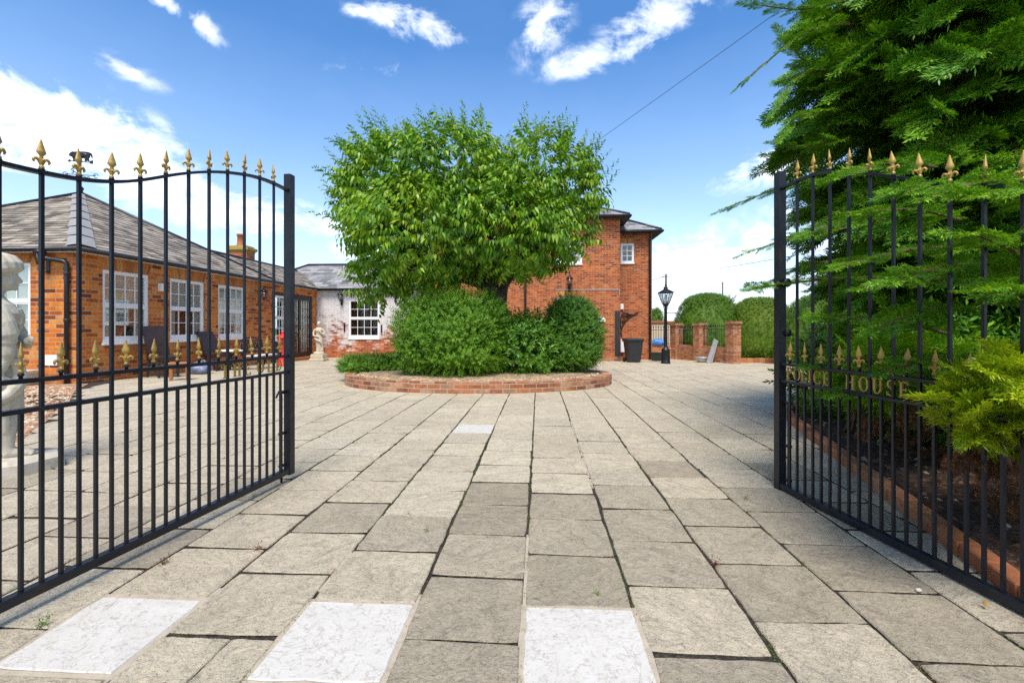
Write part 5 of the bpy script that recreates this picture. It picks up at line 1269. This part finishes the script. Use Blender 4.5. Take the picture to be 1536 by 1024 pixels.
bush('sparse_shrub', 'looser leafy shrub between the two large planter shrubs', 'shrub', (at(780, 556, 11.3).x, 11.3, zs),
     [lob(780, 525, 36, 32, 11.2), lob(800, 512, 26, 22, 11.5), lob(765, 515, 22, 22, 11.6), lob(812, 535, 22, 18, 11.2)], 900, 'shrub2', GS, .30, .5, .4, .9, core=.5)
bush('low_hedge', 'low clipped light green hedge at the left rim of the planter', 'hedge', (at(555, 556, 12.3).x, 12.3, zs-.02),
     [lob(530, 549, 18, 11, 12.0, 24), lob(560, 548, 30, 12, 12.3, 26), lob(590, 547, 20, 12, 12.6, 24), lob(578, 550, 24, 9, 12.2, 20)], 2600, 'lowhedge', FS, .11, .2, .5, 1.1, core=.7)

# --- clipped hedges beyond the wall
def dome_points(n, c, rx, ry, h, z0, p=3.0, shell=.95):
    P = []; D = []
    for _ in range(n):
        t = rng.uniform(0, 2*PI); v = rng.random()**.8; a = v*PI/2
        q = lambda x: math.copysign(abs(x)**(2/p), x)
        r = shell+(1-shell)*rng.random()
        d = np.array([math.cos(t)*q(math.cos(a)), math.sin(t)*q(math.cos(a)), q(math.sin(a))])
        P.append((c[0]+rx*r*d[0], c[1]+ry*r*d[1], z0+h*r*d[2])); D.append((d[0]/rx, d[1]/ry, d[2]/h+.15))
    return np.array(P), np.array(D)
def hedge(label, loc, rx, ry, h, n, mat, smin, smax, group, p=3.0, cat='hedge', name='clipped_hedge'):
    T = thing(name, label, cat, loc, 0, group)
    P, D = dome_points(n, loc, rx, ry, h, loc[2], p); D = D/np.linalg.norm(D, axis=1)[:, None]+rng.normal(size=D.shape)*.45
    V, F = stamp(GS, frames(P, D, rng.uniform(0, 6.28, n), rng.uniform(smin, smax, n)), rng.integers(0, 5, n))
    m = MB(); R = []
    for k in range(8):
        a = PI/2*k/7.01; q = lambda x: math.copysign(abs(x)**(2/p), x)
        R.append([(rx*.93*q(math.cos(a))*math.cos(t), ry*.93*q(math.cos(a))*math.sin(t), h*.95*q(math.sin(a))) for t in (2*PI*j/28 for j in range(28))])
    m.smooth = True; m.loft(R)
    o = quadmesh('foliage', V, F, M[mat], T, loc); m.build('inner_growth', M[mat], T)
HG_ = 'clipped hedges beyond the garden wall'
def hx(px, Z): return (px-768)/K*Z
hedge('dome shaped clipped green hedge behind the brick wall piers', (hx(1066, 23.0), 23.4, -.35), 50/K*23, 1.5, 1.3+.35+48/K*23, 6500, 'hedge', .10, .19, HG_, 3.0)
hedge('wide clipped yellow green hedge right of the brick piers', (hx(1150, 22.0), 22.6, -.35), 48/K*22, 1.5, 1.3+.35+42/K*22, 6500, 'hedgey', .10, .19, HG_, 3.2)
hedge('clipped green hedge seen through the right gate', (hx(1252, 17.5), 18.0, -.3), 62/K*17.5, 1.5, 1.3+.3+46/K*17.5, 4200, 'hedge', .11, .21, HG_, 3.2)
hedge('small clipped hedge top above the cream wall beside the house', (hx(984, 34), 34, -.6), 13/K*34, .8, 1.3+.6+25/K*34, 700, 'hedge', .16, .3, HG_, 2.6)
hedge('tall dark hedge added behind the right conifer to block the sky', (14.6, 14.5, -.3), 4.6, 1.8, 4.2, 4200, 'hedge', .25, .45, HG_, 4)  # added backing hedge, stops sky light showing through the conifer crown
bush('leafy_shrub', 'bright green leafy shrub just behind the meeting end of the right gate', 'shrub', (4.75, 6.9, .05), [(4.75, 7.0, .5, .45, .5, .5), (5.15, 7.2, .75, .5, .5, .5), (4.5, 6.3, .4, .35, .4, .38), (5.6, 7.1, .9, .6, .5, .55)], 800, 'hedge', GS, .26, .46, .35, .7, core=0)
# bare far tree
b = at(1094, 452, 70); m = MB()
m.tube([(0, 0, -3.5), (0, 0, 0)], [.14, .10], 6)
for k in range(26):
    t = RS.uniform(-1, 1)*.9; p = Vector((0, 0, -RS.uniform(0, .8))); q = p+Vector((math.sin(t)*RS.uniform(.8, 1.8), RS.uniform(-.8, .8), math.cos(t)*RS.uniform(.8, 1.7)))
    m.tube([p, p.lerp(q, .5)+Vector((RS.uniform(-.1, .1), 0, .05)), q], [.035, .024, .01], 4)
    for j in range(3): r = p.lerp(q, RS.uniform(.4, .9)); m.tube([r, r+Vector((RS.uniform(-.4, .4), 0, RS.uniform(.2, .5)))], [.016, .006], 4)
tag(m.build('bare_tree', M['pole'], loc=b), 'small bare tree showing above the clipped hedges', 'tree')

# --- the big conifer behind the right gate
CB = np.array([5.7, 5.4, .05]); CT = thing('conifer_tree', 'huge dark green spreading conifer overhanging the right gate', 'tree', CB)
FT = [fan(RS, 11, .40, 6) for _ in range(5)]+[fan(RS, 15, .26, 4, .085, .03) for _ in range(3)]
REACH = [(.3, 1.2), (1.0, 1.3), (1.5, 1.6), (2.0, 1.85), (2.6, 2.05), (3.2, 2.2), (3.8, 2.3), (4.4, 2.25), (5.2, 2.1), (6.2, 1.7), (7.2, .8)]
SP = []; SD = []; SR = []; SS = []; PK_ = []; m = MB(); DP = []; DDr = []
def gate_x(y): return 2.151+(3.826-y)*.0947/.9955
for k in range(330):
    z = .35+6.5*(k/330)**1.15 if k < 300 else RS.uniform(1.0, 4.6)
    az = (k*2.39996)%(2*PI) if k < 300 else RS.uniform(PI*.80, PI*1.38)
    if z > 5.6 and k % 2: continue
    L = lerp_tab(REACH, z)*RS.uniform(.78, 1.04)
    towards = math.cos(az)*-1      # 1 when it points left
    if math.sin(az) > .5 and RS.random() < .45: continue
    d = Vector((math.cos(az), math.sin(az), 0)); b = Vector(CB)+Vector((0, 0, z-.05))
    rise = RS.uniform(.02, .30); tip = b+d*L+Vector((0, 0, L*rise-.0)); mid = b+d*L*.55+Vector((0, 0, L*.55*rise+.14)); tip.z -= RS.uniform(.05, .45)
    lim = gate_x(min(max(tip.y, 1.4), 3.83))
    if 1.3 < tip.y < 3.9 and tip.z < 2.45: 
        mx = lim+(.1 if RS.random() < .6 else -.22)
        if tip.x < mx: tip.x = mx
    if tip.y < 2.1: tip.y = 2.1+RS.uniform(0, .5)
    c = smooth_curve([b, mid, tip], 9); n = len(c)
    m.tube(c[::2], [.045*(1-i/n)+.007 for i in range(0, n, 2)], 5)
    for j in range(n):
        t = j/(n-1)
        if t < .22: continue
        p = c[j]; q = (c[min(j+1, n-1)]-c[max(j-1, 0)]).normalized()
        for s in (1, -1):
            lat = Vector((-q.y, q.x, 0))*s; dd = (q*RS.uniform(.7, 1.1)+lat*RS.uniform(.5, .9)+Vector((0, 0, RS.uniform(-.45, .35))))
            SP.append(p[:]); SD.append(dd[:]); SR.append(RS.uniform(-1., 1.)); SS.append(RS.uniform(.42, .72)*(1.05-.35*t)); PK_.append(RS.randrange(5))
            if z < 1.15 and t < .62: DP.append(len(SP)-1)
    SP.append(c[-2][:]); SD.append(((c[-1]-c[-3]).normalized()+Vector((0, 0, -.18)))[:]); SR.append(RS.uniform(-.3, .3)); SS.append(RS.uniform(.42, .62)); PK_.append(5+RS.randrange(3))
# long drooping leader tips on the left outline
for (px, py, px2, py2, Z) in ((1210, 55, 1108, 128, 4.7), (1200, 120, 1165, 158, 4.8), (1215, 100, 1180, 60, 4.9), (1180, 285, 1088, 312, 4.5), (1200, 360, 1122, 378, 4.6), (1200, 180, 1178, 196, 4.7), (1200, 20, 1128, 6, 5.0), (1210, 225, 1172, 215, 4.8), (1205, 405, 1160, 420, 4.9)):
    p, q = at(px+70, py-18, Z+.2), at(px2, py2, Z-.15); c = smooth_curve([p, at(px, py-6, Z), q], 9); m.tube(c[::2], [.014-.0012*i for i in range(len(c[::2]))], 5)
    for j in range(2, len(c)-1):
        dq = (c[j+1]-c[j-1]).normalized()
        for s in (1, -1):
            SP.append(c[j][:]); SD.append((dq*1.0+Vector((-dq.y, dq.x, 0))*s*.45+Vector((0, 0, RS.uniform(-.3, .25))))[:]); SR.append(RS.uniform(-.6, .6)); SS.append(RS.uniform(.16, .34)*(1.25-j/len(c))); PK_.append(5+RS.randrange(3))
    SP.append(c[-3][:]); SD.append((c[-1]-c[-3])[:]); SR.append(0.); SS.append(.28); PK_.append(6)
for (xa, ya, za, xb, yb, zb) in ((1470, 372, 4.0, 1262, 398, 3.15), (1500, 432, 3.7, 1296, 430, 2.85), (1500, 405, 3.3, 1352, 418, 2.5), (1460, 462, 3.4, 1318, 492, 2.72), (1560, 282, 3.1, 1400, 292, 2.42), (1590, 318, 2.9, 1480, 290, 2.28), (1500, 290, 3.4, 1345, 284, 2.7), (1400, 250, 3.9, 1262, 262, 3.2), (1420, 500, 4.0, 1232, 478, 3.3), (1480, 545, 3.6, 1330, 556, 2.8), (1380, 420, 4.6, 1130, 432, 4.0), (1560, 420, 2.9, 1465, 352, 2.3), (1590, 470, 2.8, 1500, 430, 2.25), (1330, 330, 4.5, 1215, 350, 3.7), (1340, 545, 4.4, 1215, 548, 3.75), (1420, 590, 3.9, 1262, 590, 3.45), (1440, 330, 4.2, 1290, 318, 3.2)):
    p, q = at(xa, ya, za-.15), at(xb, yb, zb-.3); c = smooth_curve([p, p.lerp(q, .5)+Vector((0, 0, .05)), q], 8); m.tube(c[::2], [.016-.0012*i for i in range(len(c[::2]))], 5)
    for j in range(2, len(c)-1):
        dq = (c[j+1]-c[j-1]).normalized()
        for s in (1, -1):
            SP.append(c[j][:]); SD.append((dq*.95+Vector((-dq.y, dq.x, 0))*s*.6+Vector((0, 0, RS.uniform(-.2, .25))))[:]); SR.append(RS.uniform(-.7, .7)); SS.append(RS.uniform(.16, .31)*(1.1-.5*j/len(c))); PK_.append(RS.randrange(8))
    SP.append(c[-3][:]); SD.append((c[-1]-c[-3])[:]); SR.append(0.); SS.append(.3); PK_.append(6)
for k in range(120):
    px, py = rng.uniform(1270, 1560), rng.uniform(585, 770); Z = rng.uniform(3.1, 5.0)
    if py > 640+(px-1270)*.45: continue
    q = at(px, py, Z)
    if q.x < bed_x(q.y)+.35 or q.z < .12: continue
    SP.append(q[:]); SD.append((-.6+rng.normal()*.4, -.5+rng.normal()*.4, -.25+rng.normal()*.35)); SR.append(rng.normal()*.6); SS.append(rng.uniform(.2, .4)); PK_.append(RS.randrange(8)); DP.append(len(SP)-1)
SP, SD, SR, SS, PK_ = np.array(SP), np.array(SD), np.array(SR), np.array(SS), np.array(PK_)
dead = np.zeros(len(SP), bool); dead[DP] = True
fr = lambda s: flatframes(SP[s], SD[s], SR[s], SS[s])
V, F = stamp(FT, fr(~dead), PK_[~dead]); V[:, 2] = np.maximum(V[:, 2], .07); quadmesh('crown', V, F, M['conif'], CT, CB)
V, F = stamp(FT, fr(dead), PK_[dead]); V[:, 2] = np.maximum(V[:, 2], .07); quadmesh('dead_foliage', V, F, M['dead'], CT, CB)
m.tube([Vector(CB)-Vector((0, 0, .2)), Vector(CB)+Vector((0, 0, 4)), Vector(CB)+Vector((0, 0, 7.2))], [.28, .17, .02], 12)
m.build('trunk', M['cbark'], CT, shift=CB)

# --- golden conifer shrub growing through the right gate, and brown lower growth
GB = np.array([3.05, 2.55, .055]); GT = thing('golden_shrub', 'yellow green conifer shrub growing through the bars of the right gate', 'shrub', GB)
P = []; D = []; R_ = []
for k in range(190):
    px, py = rng.uniform(1458, 1590), rng.uniform(556, 662); Z = rng.uniform(2.1, 2.7)
    if px < 1486 and not 565 < py < 645: continue
    P.append(at(px, py, Z)[:]); D.append((-.7+rng.normal()*.35, -.55+rng.normal()*.3, .15+rng.normal()*.3))
for k in range(130):
    px, py = rng.uniform(1520, 1680), rng.uniform(552, 690); Z = rng.uniform(2.6, 3.3); P.append(at(px, py, Z)[:]); D.append((-.5+rng.normal()*.5, -.5+rng.normal()*.4, .2+rng.normal()*.4))
P = np.array(P); D = np.array(D); n = len(P)
V, F = stamp(FT, flatframes(P, D, rng.normal(size=n)*.6, rng.uniform(.17, .32, n)), rng.integers(0, 5, n)); quadmesh('foliage', V, F, M['gold_leaf'], GT, GB)
m = MB()
for k in range(16):
    q = Vector(P[RS.randrange(n)]); b = Vector(GB)+Vector((RS.uniform(-.15, .15), RS.uniform(-.15, .15), -.03)); m.tube(smooth_curve([b, b.lerp(q, .5)+Vector((0, 0, .12)), q], 4), [.016]*4+[.011]*3+[.006]*2, 5)
m.build('stems', M['cbark'], GT, shift=GB)
P = []; D = []
for k in range(12):
    px, py = rng.uniform(1455, 1550), rng.uniform(635, 690); P.append(at(px, py, rng.uniform(2.3, 2.7))[:]); D.append((-.5+rng.normal()*.4, -.4+rng.normal()*.3, -.35+rng.normal()*.3))
P = np.array(P); D = np.array(D)
V, F = stamp(FT, flatframes(P, D, rng.normal(size=len(P))*.6, rng.uniform(.13, .22, len(P))), rng.integers(0, 5, len(P))); quadmesh('dead_foliage', V, F, M['dead'], GT, GB)
LB2 = np.array([3.95, 5.4, .055]); LT = thing('spreading_shrub', 'bright green feathery shrub low behind the gilt letters of the right gate', 'shrub', LB2)
P = []; D = []
for k in range(700):
    px, py = rng.uniform(1195, 1460), rng.uniform(520, 635); Z = rng.uniform(3.95, 5.6); q = at(px, py, Z)
    if q.x < bed_x(q.y)+.12 or py > 585+(px-1195)*.2: continue
    P.append(q[:]); D.append((-.6+rng.normal()*.5, -.6+rng.normal()*.4, .25+rng.normal()*.35))
P = np.array(P); D = np.array(D); n = len(P)
V, F = stamp(FT, flatframes(P, D, rng.normal(size=n)*.7, rng.uniform(.22, .42, n)), rng.integers(0, 5, n)); quadmesh('foliage', V, F, M['fresh'], LT, LB2)
m = MB()
for k in range(18):
    q = Vector(P[RS.randrange(n)]); b = Vector(LB2)+Vector((RS.uniform(-.1, .4), RS.uniform(-.3, .3), -.03)); m.tube(smooth_curve([b, b.lerp(q, .5)+Vector((0, 0, .15)), q], 4), [.018]*4+[.012]*3+[.006]*2, 5)
m.build('stems', M['cbark'], LT, shift=LB2)
bush('dark_shrub', 'blue green conifer shrub in the shade behind the right gate', 'shrub', (4.6, 3.9, .05), [(4.7, 4.0, .75, .8, .7, .45), (4.2, 4.5, .8, .6, .6, .4), (5.3, 3.6, .9, .8, .8, .5)], 900, 'conif', FS, .24, .42, .3, .6, core=0)

# --- weeds in the joints, a fallen leaf, a pebble
def weed(gx, gy, s, mat, n, label, name='weed', cat='weed'):
    x, y = w(gx, gy); P = np.array([[x, y, zg(gy)-.008]]*n)+rng.normal(size=(n, 3))*np.array([.012, .012, 0])*s*8
    D = np.column_stack([rng.normal(size=n)*.7, rng.normal(size=n)*.7, np.ones(n)]); T_ = [shoot(RS, 5, .5, .16, .8, .3) for _ in range(2)]
    V, F = stamp(T_, frames(P, D, rng.uniform(0, 6.28, n), rng.uniform(.6, 1.2, n)*s), rng.integers(0, 2, n))
    o = quadmesh(name, V, F, M[mat], None, (0, 0, 0)); tag(o, label, cat, 'weeds growing in the paving joints')
def pg(px, py): return g(*ground(px, py))
for px, py, s, mat, n, lb in ((389, 823, .05, 'dead', 9, 'reddish weed in a paving joint below the left gate'), (640, 797, .035, 'grass', 6, 'small green weed between slabs left of the middle joint'), (672, 793, .03, 'grass', 5, 'tiny green weed at the end of a slab left of the middle joint'),
        (613, 771, .03, 'grass', 5, 'tiny green weed below the pale cracked slabs at left'), (898, 890, .045, 'grass', 4, 'thin green weed on the grey slab beside the large white slab'), (1072, 848, .05, 'dead', 10, 'dry straw coloured weed in a joint right of centre'),
        (62, 938, .05, 'grass', 10, 'green weed in the joint at the lower left corner'), (245, 845, .05, 'dead', 12, 'brown tuft below the bottom rail of the left gate'), (720, 690, .03, 'grass', 5, 'small weed in the joint below the far white slab'), (1118, 748, .035, 'dead', 6, 'brown tuft in the joint short of the right gate'),
        (380, 744, .04, 'grass', 7, 'green weed by the meeting end of the left gate')):
    weed(*pg(px, py), s, mat, n, lb)
def moss(name, runs, mat):   # moss and debris lying along joints
    P = []
    for (gx0, gy0, gx1, gy1, n) in runs:
        for k in range(n):
            t = rng.random(); x, y = w(gx0+(gx1-gx0)*t+rng.normal()*.005, gy0+(gy1-gy0)*t+rng.normal()*.005); P.append((x, y, zg(gy0)-.010))
    P = np.array(P); n = len(P); D = np.column_stack([rng.normal(size=n), rng.normal(size=n), .6*np.ones(n)])
    V, F = stamp([shoot(RS, 3, .6, .3, 1., .2)], frames(P, D, rng.uniform(0, 6.28, n), rng.uniform(.008, .022, n)), np.zeros(n, int))
    tag(quadmesh(name, V, F, M[mat], None, (0, 0, 0)), kind='stuff')
runs = []
for k in range(-5, 6):
    for _ in range(9):
        y0 = rng.uniform(1.3, 8); runs.append((JX0+k*PITCH, y0, JX0+k*PITCH, y0+rng.uniform(.1, .7), int(rng.integers(8, 40))))
moss('joint_moss', runs, 'grass')
runs = []
for k in range(-5, 7):
    for _ in range(9):
        y0 = rng.uniform(1.3, 7); runs.append((JX0+k*PITCH, y0, JX0+k*PITCH, y0+rng.uniform(.1, .6), int(rng.integers(10, 45))))
    ph = PH.get(k)
    if ph:
        for j in range(6): runs.append((JX0+k*PITCH, ph+j*PITCH, JX0+(k+1)*PITCH, ph+j*PITCH, int(rng.integers(3, 16))))
moss('joint_debris', runs, 'dead')
x, y = ground(1478, 915); V, F = stamp([leafshape(1, .6, -.25, .3)], frames(np.array([[x-.02, y, .012]]), np.array([[.3, .2, 1.]]), np.array([.5]), np.array([.05])), np.array([0]))
V = (V-[x, y, .012]); V = np.column_stack([V[:, 2], V[:, 1], np.abs(V[:, 0])*.5])+[x, y, .006]
tag(quadmesh('fallen_leaf', V, F, M['gold'], None, (0, 0, 0)), 'single fallen ochre leaf on the paving below the right gate', 'leaf')
x, y = ground(1378, 887); m = MB(); m.ball((0, 0, .008), (.016, .011, .010), 10, 6); tag(m.build('pebble', M['stone'], loc=(x, y, 0)), 'small pale pebble at a slab corner near the right gate', 'pebble')

# ---------------------------------------------------------------- sky, sun, camera
SUN_EL, SUN_AZ = 61, 183      # azimuth clockwise from +Y (the view direction)
W = bpy.data.worlds.new('World'); S.world = W; W.use_nodes = True; nt = W.node_tree
bg = nt.nodes['Background']
sky = nt.nodes.new('ShaderNodeTexSky'); sky.sky_type = 'NISHITA'; sky.sun_disc = False
sky.sun_elevation = math.radians(SUN_EL); sky.sun_rotation = math.radians(SUN_AZ); sky.air_density = 1.0; sky.dust_density = .6; sky.ozone_density = 2.6
tc = nt.nodes.new('ShaderNodeTexCoord').outputs['Generated']
sep = nt.nodes.new('ShaderNodeSeparateXYZ'); nt.links.new(tc, sep.inputs[0]); X_, Y_, Z_ = sep.outputs
azn = mth(nt, 'ARCTAN2', X_, Y_); eln = mth(nt, 'ARCSINE', Z_)
cm = nd(nt, 'ShaderNodeCombineXYZ', X=azn, Y=eln, Z=0.0).outputs[0]
def azel(px, py):
    x, z = (px-768)/K, (HY-py)/K; return math.atan2(x, 1), math.atan2(z, math.hypot(x, 1))
CL = [(250, 6, 62, 20, 24, 1.1), (296, 32, 50, 20, 30, 1.05), (625, 36, 80, 28, 8, 1.), (536, 16, 26, 12, 0, .75), (815, 40, 55, 50, -40, .62), (1000, 18, 100, 34, -8, .98), (965, 60, 60, 24, -15, .8), (888, 88, 80, 26, -8, 1.0),
      (10, 175, 130, 80, 8, 1.4), (110, 200, 120, 76, 20, 1.4), (215, 250, 130, 68, 22, 1.4), (320, 300, 110, 44, 16, 1.15), (-160, 120, 160, 90, 10, 1.2), (192, 106, 56, 18, 12, .52), (500, 335, 70, 26, 15, .95), (560, 382, 70, 36, 20, 1.05), (470, 322, 60, 14, 10, .7),
      (1150, 248, 100, 28, -14, .85), (1230, 215, 80, 34, -20, .85), (1040, 395, 130, 52, -6, .98), (1190, 355, 150, 50, -8, 1.0), (960, 425, 90, 30, 0, .9), (560, 110, 90, 26, -10, .38), (1350, 300, 150, 90, 0, .9), (700, 430, 500, 40, 0, .55)]
acc = None
for px, py, rx, ry, tilt, amp in CL:
    a, e_ = azel(px, py); a2, _ = azel(px+rx, py); _, e2 = azel(px, py-ry)
    mp = nd(nt, 'ShaderNodeMapping', Vector=cm, Location=(a, e_, 0), Rotation=(0, 0, math.radians(-tilt)), Scale=(max(.02, a2-a), max(.012, e2-e_), 1)); mp.vector_type = 'TEXTURE'
    ln = nd(nt, 'ShaderNodeVectorMath', _operation='LENGTH', i0=mp.outputs[0]).outputs['Value']
    v = mth(nt, 'MULTIPLY_ADD', ln, -.72*amp, amp, True)
    acc = v if acc is None else mth(nt, 'MAXIMUM', acc, v)
st = nd(nt, 'ShaderNodeMapping', Vector=tc, Scale=(1, 1, 1.7)).outputs[0]
nz = noise(nt, st, 7.5, 10, .64, .5); nzf = noise(nt, st, 26, 6, .62, .4)
den = mth(nt, 'ADD', mth(nt, 'MULTIPLY', acc, .95), mth(nt, 'MULTIPLY_ADD', nz, 3.4, -1.95)); den = mth(nt, 'ADD', den, mth(nt, 'MULTIPLY_ADD', nzf, 1.0, -.5))
den = mth(nt, 'MULTIPLY', den, mth(nt, 'MULTIPLY', acc, 2.4, clamp=True))
# fair-weather cloud for the half of the sky behind the viewer, which lights the court
beh = mth(nt, 'MULTIPLY_ADD', noise(nt, st, 2.6, 8, .6, .3), 3.2, -1.45); bm = mth(nt, 'MULTIPLY_ADD', Y_, -3.0, -.1, True)
den = mth(nt, 'MAXIMUM', den, mth(nt, 'MULTIPLY', beh, bm))
mask = ramp(nt, den, [(-.0, 0.), (.25, .25), (.65, .80), (1., 1.)], 'B_SPLINE')
shade = ramp(nt, noise(nt, nd(nt, 'ShaderNodeMapping', Vector=st, Location=(0, 0, .05)).outputs[0], 5, 8, .6), [(.3, (6.0, 6.6, 7.6)), (.62, (9.0, 9.2, 9.5))])
hs = nd(nt, 'ShaderNodeHueSaturation', Hue=.502, Saturation=1.38, Value=1.12, Color=sky.outputs[0]).outputs[0]
hor = ramp(nt, Z_, [(0., .75), (.12, .42), (.30, .16), (.5, .0)])
base = mix(nt, hs, (6.6, 7.6, 8.8), hor)
nt.links.new(mix(nt, base, shade, mask), bg.inputs['Color']); bg.inputs['Strength'].default_value = .085
sl = bpy.data.lights.new('sun', 'SUN'); sl.energy = 2.2; sl.angle = math.radians(24); sl.color = (1, .93, .82)
so = bpy.data.objects.new('sun', sl); COL.objects.link(so)
el, az = math.radians(SUN_EL), math.radians(SUN_AZ); dv = Vector((math.sin(az)*math.cos(el), math.cos(az)*math.cos(el), math.sin(el)))
so.rotation_euler = dv.to_track_quat('Z', 'Y').to_euler()
cd = bpy.data.cameras.new('camera'); cd.lens = K/1536*36; cd.sensor_width = 36; cd.shift_y = (HY-512)/1536; cd.clip_end = 3000; cd.clip_start = .05
co_ = bpy.data.objects.new('camera', cd); COL.objects.link(co_); co_.location = (0, 0, H); co_.rotation_euler = (PI/2, 0, 0); S.camera = co_
S.view_settings.view_transform = 'Standard'; S.view_settings.look = 'None'; S.view_settings.exposure = 1.25; S.view_settings.gamma = 1
S.cycles.max_bounces = 8; S.cycles.transparent_max_bounces = 12; S.cycles.use_denoising = False; S.cycles.sample_clamp_indirect = 3.0
